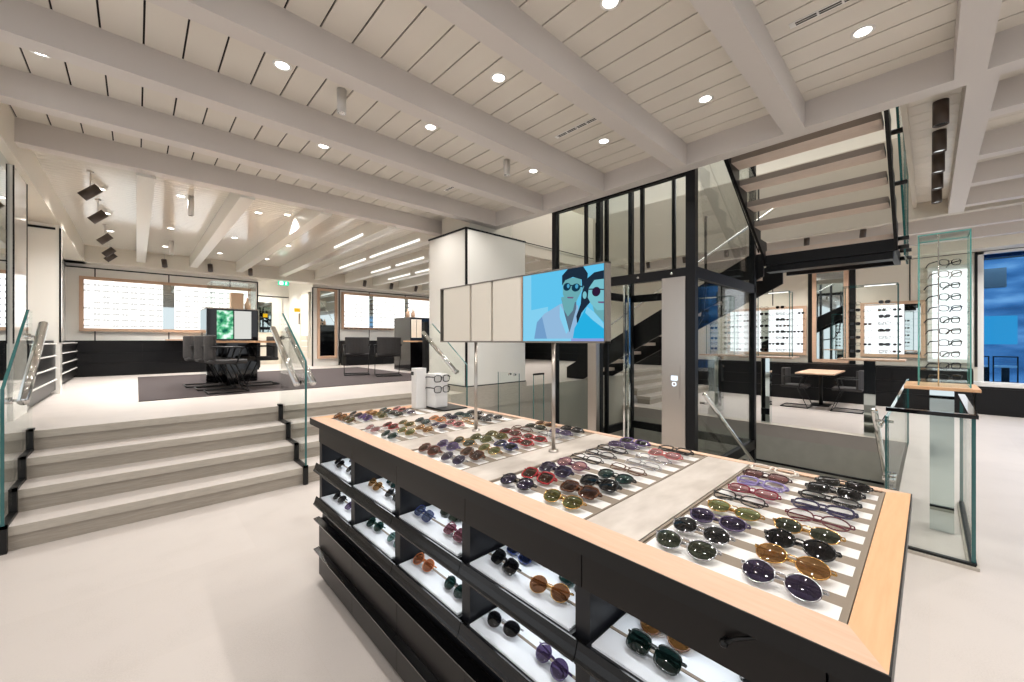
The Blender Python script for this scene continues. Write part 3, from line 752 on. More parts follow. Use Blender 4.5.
BLK, TORT, GOLD, SILV, PINK, CLR, RED, PURP, OLIVE, BLUE = (16, 15, 17), (84, 48, 24), (196, 154, 92), (180, 180, 184), (196, 120, 120), (222, 214, 208), (150, 36, 40), (84, 64, 112), (96, 92, 40), (40, 54, 110)
# (lens colour or None, frame colour, shape, words)
PU = (58, 46, 88); GY = (48, 50, 54); GN = (66, 76, 56); OR = (176, 110, 36); BR = (92, 48, 30); OL = (104, 104, 36); DK = (24, 26, 32); TE = (20, 70, 66); PK = (200, 120, 124); YG = (128, 140, 70); VI = (92, 68, 130)
def g(l, f, s, wd, kind='frame', rim=.0017): return (l, f, s, wd, kind, rim)
TRAYS = [
 # nearest tray, right column then left column
 [[g(PU, SILV, 'round', 'purple-lens thin-rimmed', 'metal', .001), g(OR, GOLD, 'round', 'amber-lens gold', 'metal', .001), g(DK, BLK, 'round', 'smoky grey-lens'), g(GN, GOLD, 'aviator', 'olive-lens gold', 'metal', .001), g(None, (90, 30, 40), 'round', 'thin burgundy clear-lens', 'frame', .0013), g(None, (44, 40, 70), 'cat', 'dark violet cat-eye', 'frame', .0022), g(None, BLK, 'cat', 'black cat-eye', 'frame', .0022), g(DK, BLK, 'square', 'black square', 'frame', .0022), g(DK, (24, 28, 24), 'square', 'black dark-lens', 'frame', .0018)],
  [g(GN, SILV, 'aviator', 'grey-green pilot', 'metal', .001), g(GY, SILV, 'round', 'grey round-lens', 'metal', .001), g(PU, (80, 70, 96), 'aviator', 'mauve-lens wide'), g(YG, GOLD, 'aviator', 'yellow-green lens', 'metal', .001), g(None, BLK, 'cat', 'slim black clear-lens', 'frame', .0014), g(PK, (120, 24, 46), 'cat', 'red-rimmed pink-lens'), g(None, (136, 124, 170), 'square', 'translucent lilac', 'frame', .0024), g((150, 80, 78), (60, 28, 28), 'square', 'rose-brown lens'), g(None, (222, 212, 200), 'cat', 'clear crystal', 'frame', .0024)]],
 [[g(OL, GOLD, 'aviator', 'large olive-yellow', 'metal', .001), g(BR, TORT, 'square', 'tortoise brown-lens', 'frame', .0024), g(DK, BLK, 'square', 'chunky black', 'frame', .0026), g(TE, BLK, 'aviator', 'dark teal-lens'), g(None, TORT, 'cat', 'slim tortoise clear-lens', 'frame', .0014), g(None, SILV, 'square', 'thin silver', 'metal', .0014), g(None, SILV, 'round', 'round silver', 'metal', .0014), g(PK, (180, 90, 90), 'cat', 'pink-lens'), g(None, BLK, 'square', 'black clear-lens', 'frame', .0022)],
  [g(PU, BLK, 'round', 'dark purple-lens'), g(BR, RED, 'square', 'red-brown thick', 'frame', .0024), g(PU, (44, 36, 60), 'square', 'deep violet thick', 'frame', .0024), g(PK, (90, 40, 70), 'round', 'plum-rimmed rose-lens'), g(None, BLK, 'square', 'black metal clear-lens', 'frame', .0014), g(None, (40, 40, 46), 'round', 'dark grey round clear-lens', 'frame', .0016), g(None, BLK, 'cat', 'black winged clear-lens', 'frame', .0018), g(VI, (60, 40, 80), 'cat', 'violet-lens'), g(DK, PURP, 'square', 'purple-rimmed dark', 'frame', .0022)]],
 [[g(PU, SILV, 'round', 'thin silver purple-lens', 'metal', .001), g(BR, TORT, 'square', 'thick amber-brown', 'frame', .0026), g(YG, GOLD, 'round', 'yellow-green', 'metal', .001), g(DK, (50, 52, 90), 'square', 'navy-rimmed', 'frame', .0022), g(BR, RED, 'square', 'crimson-rimmed', 'frame', .0022), g(BR, RED, 'cat', 'red winged', 'frame', .0022), g(None, SILV, 'round', 'silver clear-lens', 'metal', .0014), g(VI, (70, 60, 96), 'round', 'lilac-lens'), g(DK, BLK, 'square', 'thick black', 'frame', .0024)],
  [g(BR, (86, 40, 26), 'round', 'large brown round', 'frame', .0024), g(VI, PURP, 'round', 'violet round'), g(GN, GOLD, 'aviator', 'sage-lens gold', 'metal', .001), g(OL, (80, 80, 40), 'round', 'olive-rimmed'), g(OL, (96, 84, 40), 'square', 'khaki thick', 'frame', .0022), g(BR, (110, 40, 40), 'square', 'maroon', 'frame', .0022), g(None, (100, 60, 50), 'round', 'brown clear-lens', 'frame', .0014), g(GN, BLK, 'square', 'black green-lens'), g(BR, GOLD, 'aviator', 'bronze pilot', 'metal', .001)]],
 [[g(TE, SILV, 'aviator', 'silver teal-lens pilot', 'metal', .001), g(YG, GOLD, 'round', 'gold lime-lens', 'metal', .001), g(OR, GOLD, 'round', 'gold orange-lens', 'metal', .001), g(PU, SILV, 'round', 'silver mauve-lens', 'metal', .001), g(BR, PINK, 'square', 'pink-rimmed brown-lens'), g(None, GOLD, 'round', 'gold clear-lens', 'metal', .0014), g(DK, BLK, 'square', 'black sporty', 'frame', .0024), g(GY, SILV, 'aviator', 'silver grey-lens', 'metal', .001)],
  [g(PK, SILV, 'aviator', 'rose-lens silver', 'metal', .001), g(BR, RED, 'round', 'reddish round'), g(OL, GOLD, 'aviator', 'olive pilot', 'metal', .001), g(TE, BLK, 'round', 'dark green round'), g(OR, (190, 120, 70), 'square', 'honey-rimmed', 'frame', .0022), g(PU, BLK, 'square', 'black purple-lens'), g(TE, (30, 60, 60), 'square', 'teal-rimmed', 'frame', .0022), g(DK, BLK, 'round', 'black round')]],
 [[g(OL, TORT, 'round', 'mottled olive'), g(VI, PURP, 'square', 'bright violet', 'frame', .0022), g(OL, (110, 96, 50), 'round', 'mustard round'), g(GN, BLK, 'square', 'dark green'), g(PU, SILV, 'aviator', 'lavender pilot', 'metal', .001)],
  [g(OR, TORT, 'round', 'amber tortoise', 'frame', .0022), g(GY, SILV, 'aviator', 'grey pilot', 'metal', .001), g(OR, GOLD, 'square', 'golden-lens', 'metal', .001), g(DK, TE, 'round', 'dark teal'), g(BR, PINK, 'round', 'pink-brown')]],
]
TNAME = ['nearest tray', 'second tray', 'third tray', 'fourth tray', 'farthest tray']
rnd = random.Random(3)
for ti, cols in enumerate(TRAYS):
    a, b_ = TR[ti]; wd = b_ - a
    for ci, colm in enumerate(cols):
        y = a + wd * (.27 if ci == 0 else .74)
        for ri, (ln, frc, shp, words, kind, rim) in enumerate(colm):
            x = .876 + PITCH * ri * (1 if len(colm) == 9 else 1.04)
            fr_ = ri / 8.0
            tl = 1.08 + .22 * min(1, fr_ * 1.5)
            tl += rnd.uniform(-.06, .06)
            lab = '%s %s, row %s from the oak front, %s column, %s' % (words, 'sunglasses' if ln else 'spectacles', ('one', 'two', 'three', 'four', 'five', 'six', 'seven', 'eight', 'nine')[ri], 'right' if ci == 0 else 'left', TNAME[ti])
            eyewear(lab, 'eyewear in the counter-top trays', (x, y + rnd.uniform(-.008, .008), IZ + .0005), shp, ln or DK, frc, yaw=-PI / 2 + rnd.uniform(-.07, .07), tilt=tl, rim=max(rim * 1.35, .0014), kind=kind, sun=ln is not None, scale=1.04)
# eyewear in the lit niches: (u along +x depth row, v fraction along y from the left)
NI = {  # (column k, level n): list of (depth, fraction from left, style)
 (4, 0): [(0, .30, g(DK, BLK, 'square', 'black', 'frame', .0022)), (1, .35, g(PU, BLK, 'round', 'purple-lens')), (0, .75, g(GY, SILV, 'aviator', 'silver grey-lens', 'metal', .001))],
 (4, 1): [(0, .32, g(GY, BLK, 'aviator', 'grey-lens')), (0, .78, g(VI, PURP, 'square', 'violet'))],
 (3, 0): [(0, .28, g(OR, GOLD, 'aviator', 'yellow-lens gold', 'metal', .001)), (1, .35, g(TE, BLK, 'round', 'green-lens')), (0, .75, g(GY, SILV, 'round', 'pale grey', 'metal', .001))],
 (3, 1): [(0, .28, g(TE, (30, 70, 60), 'round', 'big green round')), (0, .78, g((90, 150, 140), SILV, 'round', 'mint-lens', 'metal', .001))],
 (2, 0): [(0, .22, g((90, 110, 160), BLUE, 'square', 'blue')), (1, .40, g(GN, BLK, 'square', 'black green-lens')), (0, .75, g((150, 70, 90), (110, 30, 60), 'square', 'raspberry')), (1, .85, g(GY, BLK, 'square', 'grey-lens black'))],
 (2, 1): [(0, .22, g((200, 96, 40), (190, 110, 60), 'round', 'orange round')), (0, .76, g(TE, BLK, 'aviator', 'teal-lens')), (1, .8, g(GY, SILV, 'aviator', 'grey pilot', 'metal', .001))],
 (1, 0): [(0, .24, g(DK, BLK, 'square', 'shiny black', 'frame', .0022)), (1, .22, g((24, 40, 90), BLUE, 'square', 'dark blue')), (1, .78, g(TE, BLK, 'square', 'black-green')), (0, .72, g((150, 84, 40), GOLD, 'round', 'brown-lens gold', 'metal', .001))],
 (1, 1): [(0, .24, g(DK, SILV, 'aviator', 'dark-lens silver', 'metal', .001)), (0, .72, g(VI, (60, 40, 90), 'round', 'purple round')), (1, .8, g(GN, BLK, 'round', 'green round'))],
 (0, 0): [(0, .30, g((18, 50, 44), (10, 26, 22), 'square', 'dark green', 'frame', .0024)), (1, .28, g(OR, TORT, 'round', 'amber')), (0, .80, g(DK, BLK, 'square', 'jet black', 'frame', .0022)), (1, .82, g(GY, BLK, 'square', 'smoke-lens'))],
 (0, 1): [(0, .4, g(DK, BLK, 'square', 'plain black'))],
}
CN = ['rightmost', 'fourth-from-left', 'middle', 'second-from-left', 'leftmost']
for (k, n, yy0, yy1, z, ztop) in niche_info:
    for d, fr_, (ln, frc, shp, words, kind, rim) in NI[(k, n)]:
        y = yy1 - (yy1 - yy0) * fr_
        x = .828 + d * .078
        lab = '%s sunglasses in the %s row of the %s %s lit niche drawer' % (words, 'front' if d == 0 else 'back', CN[k], 'upper' if n == 0 else 'lower')
        eyewear(lab, 'sunglasses in the lit niche drawers', (x, y, z + .002), shp, ln, frc, yaw=-PI / 2 + rnd.uniform(-.22, .22), tilt=.95, rim=rim, kind=kind)

# ------------------------------------------------------------------ white display blocks at the far end of the counter
t = thing('display_block', 'slim tall white display block standing on the far end of the counter', 'display block', (1.45, 2.5, IZ))
B(1.415, 1.495, 2.46, 2.53, IZ + .001, 1.235).build('block', 'white_strip', t, bevel=.003)
B(1.411, 1.415, 2.498, 2.53, 1.185, 1.21).build('badge', 'black', t)
t = thing('display_block', 'wider white display block holding two black spectacles on the far counter end', 'display block', (1.55, 2.36, IZ))
B(1.503, 1.607, 2.36, 2.48, IZ + .012, 1.195).build('block', 'white_strip', t, bevel=.003)
B(1.50, 1.69, 2.24, 2.50, IZ + .004, IZ + .012).build('base_plate', 'black', t)
for i, z in enumerate((1.135, 1.06)):
    eyewear(('upper' if i == 0 else 'lower') + ' black spectacles hung on the wider white display block', 'spectacles on the white block', (1.555, 2.35, z), 'square', DK, BLK, yaw=0, tilt=0, rim=.0034, folded=False, sun=False)

# ------------------------------------------------------------------ downlights, vents, pendants
DL = [(.777, 3.27), (2.02, 3.25), (3.43, 3.25), (2.02, 2.28), (3.435, 2.27), (2.05, 1.31), (3.45, 1.29), (3.447, .30), (2.02, 4.25), (3.41, 4.24), (-.49, 4.28), (1.41, 4.33), (.65, 2.3), (.65, 1.3), (2.05, .3), (.6, .3), (3.45, -.7), (2.0, -.7), (-.6, 1.3), (-.6, -.7), (-2, .5), (-2, 2.5), (-1.9, 3.3), (5.4, -.9), (5.4, -2), (7.4, -.9), (7.4, -2.2), (9.9, -1.2), (9.9, .6), (9.9, 2.4), (11.2, -1.2), (11.2, 1.6), (11.2, 3.2), (2.0, -2), (.5, -2), (3.0, 5.2), (2.02, 5.25)]
DLU = [(1.76, 7.1), (.45, 7.2), (.45, 9.4), (1.4, 9.4), (2.35, 9.4), (3.3, 7.5), (3.3, 9.6), (4.2, 8.2), (5.1, 8.5), (.45, 11.3), (2.35, 11.3), (-.35, 7.6), (-.35, 10.4), (5.1, 10.8), (6.9, 8), (6.9, 10.5), (8.8, 8), (10.5, 8), (3.1, 13.4), (3.1, 14.6), (-.35, 9), (1.4, 11.3), (1.4, 7.3), (3.3, 11.3)]  # recess entries and those listed after them added to brighten dark areas
dlproto = None
def bayname(y):
    k = int(round((y - .3) / .98)); return k
used = {}
for i, (x, y) in enumerate(DL + DLU):
    upper = i >= len(DL)
    if dlproto is None:
        d = thing('downlight', '', 'downlight', (x, y, CZ), 'recessed ceiling downlights')
        rg = MB().lathe([(.042, CZ + .001), (.048, CZ - .006), (.058, CZ - .006), (.062, CZ)], x, y, 28).build('ring', 'white_paint', d)
        MB().lathe([(.0001, CZ - .002), (.043, CZ - .002)], x, y, 24).build('lens', 'lamp_disc', d)
        dlproto = d
    else:
        d = copy_tree(dlproto); d.location = (x, y, CZ)
    if upper: d['group'] = 'downlights over the raised floor'
    d['label'] = 'x'
    l = area('downlight_lamp', (x, y, CZ - .012), .08, .08, DLW * (5.5 if x > 4.3 else 1) if not upper else DLW * 5.0, col=(1, .97, .935), disk=True, spread=120)
    l.parent = d; l.location = (0, 0, -.012)
    d['pos'] = (x, y)
# labels
LB = {(.777, 3.27): 'round downlight in the upper left, left of the first white cylinder spotlight', (2.02, 3.25): 'round downlight in the ceiling bay right of the cylinder spotlight', (3.43, 3.25): 'small downlight near the header beam beside the second cylinder spotlight', (2.02, 2.28): 'bright downlight at upper centre of the ceiling, third bay', (3.435, 2.27): 'downlight just right of the short ceiling air slot', (2.05, 1.31): 'downlight cut by the top edge of the view', (3.45, 1.29): 'bright downlight in the bay left of the diagonal beam at right', (3.447, .30): 'large bright downlight at upper right under the long air slot', (2.02, 4.25): 'faint downlight in the narrow far bay, centre left', (3.41, 4.24): 'tiny downlight in the far bay near the white column', (-.49, 4.28): 'downlight half hidden behind the second beam at far left', (1.41, 4.33): 'faint downlight in the far bay left of its neighbour', (1.76, 7.1): 'nearest downlight in the glossy ceiling over the raised floor'}
BAYW = {}
for o in list(COL.objects):
    if o.name.startswith('downlight') and 'pos' in o.keys():
        x, y = o['pos']; x = round(x, 3); y = round(y, 3)
        del o['pos']
        lab = None
        for (a, b_), v in LB.items():
            if abs(a - x) < .01 and abs(b_ - y) < .01: lab = v
        if lab is None:
            if y > 5.8: lab = 'small raised-floor ceiling downlight, %s across from the left wall, %s from the front' % (NTH(sorted(set(q[0] for q in DLU)).index(x)), NTH(sorted(set(q[1] for q in DLU)).index(y)))  # includes the DLU entries added to brighten dark areas
            else: lab = 'ceiling downlight %s deep from the shop front side and %s across toward the far wall' % (NTH(sorted(set(q[1] for q in DL)).index(y)), NTH(sorted(set(q[0] for q in DL)).index(x)))
        o['label'] = lab

for i, (x, y0, y1, lab) in enumerate([(3.03, 2.06, 2.56, 'short linear air slot in the middle ceiling bay'), (3.05, .10, .62, 'long linear air slot at upper right of the ceiling'), (3.02, 4.2, 4.5, 'tiny linear air slot in the far ceiling bay')]):
    t = thing('air_vent', lab, 'air vent', (x, (y0 + y1) / 2, CZ), 'linear ceiling air slots')
    B(x - .025, x + .025, y0, y1, CZ - .003, CZ).build('frame', 'white_paint', t)
    s = MB(); n = 4
    for k in range(n):
        a = y0 + .02 + (y1 - y0 - .04) * k / n; b_ = y0 + .02 + (y1 - y0 - .04) * (k + .9) / n
        s.box(x - .016, x - .004, a, b_, CZ - .004, CZ - .002).box(x + .004, x + .016, a, b_, CZ - .004, CZ - .002)
    s.build('slot', 'gap', t)
def cyl_spot(x, y, zt, zb, lab, grp):
    t = thing('cylinder_spotlight', lab, 'ceiling spotlight', (x, y, zt), grp)
    MB().lathe([(.0001, zt), (.036, zt), (.036, zb), (.030, zb), (.028, zb + .02)], x, y, 24).build('housing', 'pendant_white', t)
    MB().lathe([(.030, zb + .004), (.026, zb + .012), (.0001, zb + .012)], x, y, 24).build('lens', 'chrome', t)
    return t
cyl_spot(1.20, 3.26, CZ, CZ - .19, 'white cylinder spotlight in the ceiling bay at upper left', 'white cylinder ceiling spotlights')
cyl_spot(3.01, 3.26, CZ, CZ - .17, 'white cylinder spotlight near the header beam, farther of the two', 'white cylinder ceiling spotlights')
cyl_spot(.55, 7.1, CZ, CZ - .28, 'long white cylinder spotlight under the glossy raised-floor ceiling', 'white cylinder ceiling spotlights')
cyl_spot(.52, 10.6, CZ, CZ - .28, 'white cylinder spotlight farther back near the back wall', 'white cylinder ceiling spotlights')
cyl_spot(9.2, -.95, CZ, CZ - .22, 'white cylinder spotlight near the blue window at right', 'white cylinder ceiling spotlights')
# tilted brown track spots along the left
def tilt_spot(x, y, z, lab, grp, dirx=-.7, diry=0.1, L=.15, r=.045):
    t = thing('track_spotlight', lab, 'spotlight', (x, y, z), grp)
    d = Vector((dirx, diry, -.75)).normalized(); c = Vector((x, y, z))
    MB().cyl(c - d * L / 2, c + d * L / 2, r, 18).build('head', 'spot_brown', t)
    MB().cyl(c, (x, y, CZ), .006, 8).cyl((x, y, CZ - .012), (x, y, CZ), .03, 16).build('stem', 'pendant_white', t)
    return t
for i, y in enumerate((6.9, 8.2, 9.9, 11.3, 12.0)):
    tilt_spot(-.40, y, 3.2, '%s brown tilted spotlight in the row beside the left wall, counting from the front' % ORD[i], 'brown spotlights along the left wall', -.75, .1, .2, .055)
for i, x in enumerate((.47, 1.32, 2.16, 5.2, 6.1, 7.0)):
    tilt_spot(x, 12.2, 3.22, '%s brown spotlight along the back wall, counting from the left' % ORD[i], 'brown spotlights along the back wall', .1, .5, .18, .05)
for i, x in enumerate((4.93, 5.62, 6.30, 6.98, 7.67)):
    t = thing('cylinder_spotlight', '%s brown cylinder spotlight from the front in the row left of the right-hand beam' % ORD[i], 'ceiling spotlight', (x, -.07, CZ), 'brown cylinder spotlights in a row')
    MB().lathe([(.0001, CZ), (.05, CZ), (.05, CZ - .2), (.044, CZ - .2), (.042, CZ - .19)], x, -.065, 22).build('housing', 'spot_brown', t)
    MB().lathe([(.043, CZ - .192), (.0001, CZ - .192)], x, -.065, 22).build('lens', 'chrome', t)
# spots seen through the lift and under the stairs
for i, (x, y) in enumerate(((9.2, 3.0), (9.2, 3.9), (9.2, 4.8), (9.2, 1.6), (9.2, .8))):
    tilt_spot(x, y, 3.3, '%s brown spotlight under the ceiling behind the staircase, from the %s' % (ORD[i if i < 3 else i - 3], 'lift side' if i < 3 else 'right-hand end'), 'brown spotlights behind the staircase', .4, .1, .14, .045)
# glowing bars added as reflections on the beams over the raised floor
SB = -.1
for x, segs in ((2.95, ((6.75, 8.1),)), (3.85, ((6.4, 8.5), (8.75, 10.3))), (4.72, ((7.7, 9.0), (9.3, 10.4))), (5.6, ((8.2, 9.6), (9.9, 11.2)))):
    for y0, y1 in segs:
        t = tag(B(x + SB - .02, x + SB, y0, y1, 3.25, 3.285).build('reflection_bar', 'strip_glow'), 'thin glowing bar added as reflection along beam, %s from the left%s' % (ORD[int(round((x - 2.95) / .87))], '' if len(segs) == 1 else (', nearer piece' if y0 < 8.6 else ', farther piece')), 'reflection bar', 'reflection bars on the raised-floor ceiling')

# exit sign
t = thing('exit_sign', 'green illuminated running-man exit sign hanging before the back recess', 'exit sign', (3.0, 12.5, 3.0))
B(2.87, 3.13, 12.48, 12.52, 2.98, 3.09).build('housing', 'green_sign', t)
rm = MB(); 
rm.box(2.90, 2.985, 12.474, 12.479, 2.995, 3.075)
rm.build('arrow', 'sign_white', t)
MB().lathe([(.0001, 0), (.01, 0)], 0, 0, 8) 
man = MB()
man.prism([(3.035, 3.00), (3.05, 3.00), (3.062, 3.025), (3.075, 3.012), (3.09, 3.02), (3.075, 3.035), (3.07, 3.06), (3.055, 3.066), (3.035, 3.05), (3.045, 3.04), (3.05, 3.035)], 'y', 12.474, 12.479).sphere((3.072, 12.4765, 3.075), .009, 6)
man.build('running_figure', 'sign_white', t)
MB().cyl((3.0, 12.5, 3.09), (3.0, 12.5, 3.12), .008, 8).build('stem', 'white_paint', t)

# ------------------------------------------------------------------ raised floor: back wall fittings
t = tag(MB().box(.02, 4.6, 6.80, 11.3, U + .001, U + .009).build('carpet', 'carpet'), 'dark brown-grey carpet lying on the raised floor', 'carpet')
# black drawer cabinets
def cabinet_run(lab, x0, x1, yf, yb, z0, z1, nd, ns, face='y', grp=None, mat='black_cab', line='black'):
    t = thing('drawer_cabinet', lab, 'cabinet', ((x0 + x1) / 2, (yf + yb) / 2, z0), grp)
    B(x0, x1, min(yf, yb), max(yf, yb), z0 + .05, z1 - .02).build('body', 'black', t)
    top = B(x0 - (0 if face == 'y' else 0), x1, min(yf, yb), max(yf, yb), z1 - .02, z1).build('top', 'white_paint' if False else mat, t)
    B(x0 + .02, x1 - .02, min(yf, yb) + .02, max(yf, yb) - .02, z0, z0 + .05).build('plinth', 'black', t)
    for i in range(ns):
        for j in range(nd):
            za = z0 + .06 + (z1 - z0 - .085) * j / nd; zb = z0 + .06 + (z1 - z0 - .085) * (j + 1) / nd - .012
            if face == 'y':
                xa = x0 + (x1 - x0) * i / ns + .004; xb = x0 + (x1 - x0) * (i + 1) / ns - .004
                s = -1 if yf < yb else 1
                d = B(xa, xb, min(yf + s * .018, yf), max(yf + s * .018, yf), za, zb).build('drawer', mat, t)
                if line == 'chrome': B(xa, xb, yf + s * .026, yf + s * .018, zb - .01, zb).build('handle', 'chrome', d)
            else:
                ya = yf + (yb - yf) * i / ns + .004; yc = yf + (yb - yf) * (i + 1) / ns - .004
                d = B(x1, x1 + .018, min(ya, yc), max(ya, yc), za, zb).build('drawer', mat, t) if line != 'xmin' else B(x0 - .018, x0, min(ya, yc), max(ya, yc), za, zb).build('drawer', mat, t)
                if line == 'chrome': B(x1 + .018, x1 + .034, min(ya, yc), max(ya, yc), zb - .014, zb).build('handle', 'white_paint', d)  # chrome strip in white, its bright reflection put into the colour
    return t
cabinet_run('long black drawer cabinet under the bright panels on the back wall', -1.05, 2.38, 12.2, 12.69, U, 1.43, 3, 3)
cabinet_run('black drawer cabinet behind the two chairs on the back wall', 4.62, 8.2, 12.2, 12.69, U, 1.43, 3, 3)
cabinet_run('black drawer cabinet on the back wall seen through the lift', 8.25, 11.6, 12.2, 12.69, U, 1.43, 3, 3)
cabinet_run('black cabinet along the right end wall of the raised floor', 11.7, 12.18, 5.6, 12.1, U, 1.43, 3, 4, face='x', line='xmin')
cabinet_run('black drawers with chrome strips at left, in front of the white pier', -1.18, -.86, 6.68, 8.63, U, 1.43, 4, 1, face='x', line='chrome')
cabinet_run('black drawers with chrome strips at left, behind the white pier', -1.09, -.92, 8.9, 12.15, U, 1.43, 4, 1, face='x', line='chrome')
t = tag(B(-.60 + 1.1, 1.15, 12.0, 12.6, 1.432, 1.46).build('wooden_ledge', 'oak'), 'small oak board on the black cabinet under the blue mirror', 'ledge')
# lit display panels with oak frames
def light_panel(lab, p, face, mat='lightbox_left', mirror=None, grp=None, shelves=7, fm='oak'):
    """face 'y': p=(x0,x1,y,z0,z1) on a wall facing -y ; face 'x': p=(y0,y1,x,z0,z1) facing -x"""
    a, b_, c, z0, z1 = p
    t = thing('eyewear_display', lab, 'eyewear display', ((a + b_) / 2, c, z0) if face == 'y' else (c, (a + b_) / 2, z0), grp)
    def bx(u0, u1, d0, d1, za, zb): return (u0, u1, c - d1, c - d0, za, zb) if face == 'y' else (c - d1, c - d0, u0, u1, za, zb)
    w_ = .07
    f = MB()
    f.box(*bx(a, b_, 0, .06, z0, z0 + w_)).box(*bx(a, b_, 0, .06, z1 - w_, z1)).box(*bx(a, a + w_, 0, .06, z0 + w_, z1 - w_)).box(*bx(b_ - w_, b_, 0, .06, z0 + w_, z1 - w_))
    f.build('frame', fm, t)
    MB().box(*bx(a + w_, b_ - w_, .0, .02, z0 + w_, z1 - w_)).build('light_panel', mat, t)
    s = MB()
    for i in range(shelves):
        z = z0 + w_ + .03 + (z1 - z0 - 2 * w_ - .06) * i / shelves
        s.box(*bx(a + w_, b_ - w_, .02, .058 if face == 'y' else .20, z - .006, z))
    s.build('shelf', 'shelf_glass', t)
    if mirror: MB().box(*bx(mirror[0], mirror[1], .02, .064, z0 + w_, z1 - w_)).build('mirror', 'mirror', t)
    return t
light_panel('long bright oak-framed display panel on the left back wall', (-.90, 2.25, 12.69, 1.63, 2.83), 'y', mirror=(.46, .67), shelves=8)
light_panel('long bright oak-edged display wall between the tall mirror and the column', (4.66, 8.1, 12.69, 1.78, 2.95), 'y', shelves=9)
light_panel('bright display panel seen through the lift at the back', (8.4, 10.4, 12.69, 1.70, 2.88), 'y', shelves=8)
# tiny frames on those panels, far too small and many to tell apart
tiny = MB(); r2 = random.Random(5)
def speck(x, y, z, s):
    for d in (-1, 1):
        tiny.tube([(x + d * .03 + .022 * math.cos(k * PI / 3), y, z + .014 * math.sin(k * PI / 3)) for k in range(6)], .0065, 4, s, closed=True)
    tiny.tube([(x - .01, y, z + .004), (x + .01, y, z + .004)], .006, 4, s)
for (x0, x1, nx) in ((-.78, .40, 9), (.74, 2.1, 9), (4.78, 5.4, 5), (5.78, 6.7, 7), (7.0, 8.0, 7), (8.5, 10.3, 12)):
    for i in range(8):
        z = 1.735 + (.0 if x0 < 4 else .06) + .128 * i
        for j in range(nx):
            if r2.random() < .88: speck(x0 + (x1 - x0) * j / (nx - 1), 12.615, z + .02, r2.choice((0, 0, 1)))
o = tiny.build('spectacles', ['spot_brown', 'vent_grey']); o['kind'] = 'stuff'; tag(o, 'rows of tiny spectacles on the bright panels of the far back wall', 'glasses')
# recess: tall frame, counter, yellow signs
t = thing('wall_frame', 'cream framed glass panel at the back of the recess under the exit sign', 'glass panel', (2.9, 15.25, U))
MB().box(2.5, 3.6, 15.2, 15.3, U + .05, 2.85, 0).build('board', 'lacquer', t)
MB().box(2.6, 3.3, 15.17, 15.2, 1.7, 2.7).build('pane', 'mirror', t)
t = tag(B(2.45, 3.5, 14.7, 15.18, U, 1.52).build('reception_desk', 'lacquer'), 'cream low desk in the recess under the exit sign', 'desk')
for i, (x, y) in enumerate(((3.79, 13.9), (3.1, 15.15))):
    t = thing('yellow_sign', 'small yellow sign %s in the recess' % ('on a grey bracket on the side wall' if i == 0 else 'low on the glass panel'), 'sign', (x, y, 2.3), 'yellow signs in the recess')
    if i == 0:
        B(3.64, 3.80, 13.88, 13.9, 2.34, 2.46).build('plate', 'yellow', t); B(3.76, 3.83, 13.87, 13.91, 1.95, 2.30).build('bracket', 'vent_grey', t)
    else: B(3.04, 3.16, 15.13, 15.15, 2.2, 2.32).build('plate', 'yellow', t)
t = thing('wall_niche', 'tall lit cream niche with drawers in the side of the recess', 'niche', (3.8, 13.3, U))
B(3.80, 3.83, 12.95, 13.7, U + .25, 2.85).build('back_panel', 'lightbox', t)
MB().box(3.77, 3.83, 12.9, 12.95, U + .2, 2.9).box(3.77, 3.83, 13.7, 13.75, U + .2, 2.9).box(3.77, 3.83, 12.9, 13.75, 2.85, 2.9).build('frame', 'lacquer', t)
for i in range(4): B(3.74, 3.80, 12.96, 13.69, U + .25 + .17 * i, U + .41 + .17 * i).build('drawer', 'lacquer', t)
# pier with tall oak mirror
pm = thing('tall_mirror', 'tall oak-framed mirror on the white pier right of the recess', 'mirror', (4.22, 12.66, .9))
MB().box(3.94, 4.52, 12.63, 12.69, .88, .96).box(3.94, 4.52, 12.63, 12.69, 2.93, 3.0).box(3.94, 4.01, 12.63, 12.69, .96, 2.93).box(4.45, 4.52, 12.63, 12.69, .96, 2.93).build('frame', 'oak', pm)
B(4.01, 4.45, 12.66, 12.69, .96, 2.93).build('glass', 'mirror', pm)
struct(MB().box(3.80, 3.83, 12.66, 12.7, U, 3.02).box(4.58, 4.61, 12.68, 12.7, U, 3.02).build('trim_6', 'black'))
# dark shelf strips between the panels
for i, x in enumerate((5.59, 6.86)):
    t = thing('shelf_strip', '%s narrow mirrored strip of small shelves between bright back wall panels' % ('left' if i == 0 else 'right'), 'shelf', (x, 12.6, 1.85), 'narrow shelf strips on the back wall')
    B(x - .07, x + .06, 12.60, 12.627, 1.85, 2.88).build('mirror', 'mirror', t)
    s = MB()
    for k in range(7): s.box(x - .07, x + .06, 12.52, 12.599, 1.88 + .14 * k, 1.90 + .14 * k)
    s.build('shelf', 'spot_brown', t)
# black slim panel left of the column
t = tag(B(3.46, 3.525, 5.75, 5.82, U, 1.74).build('totem', 'black'), 'slim black panel standing behind the left edge of the white column', 'panel')
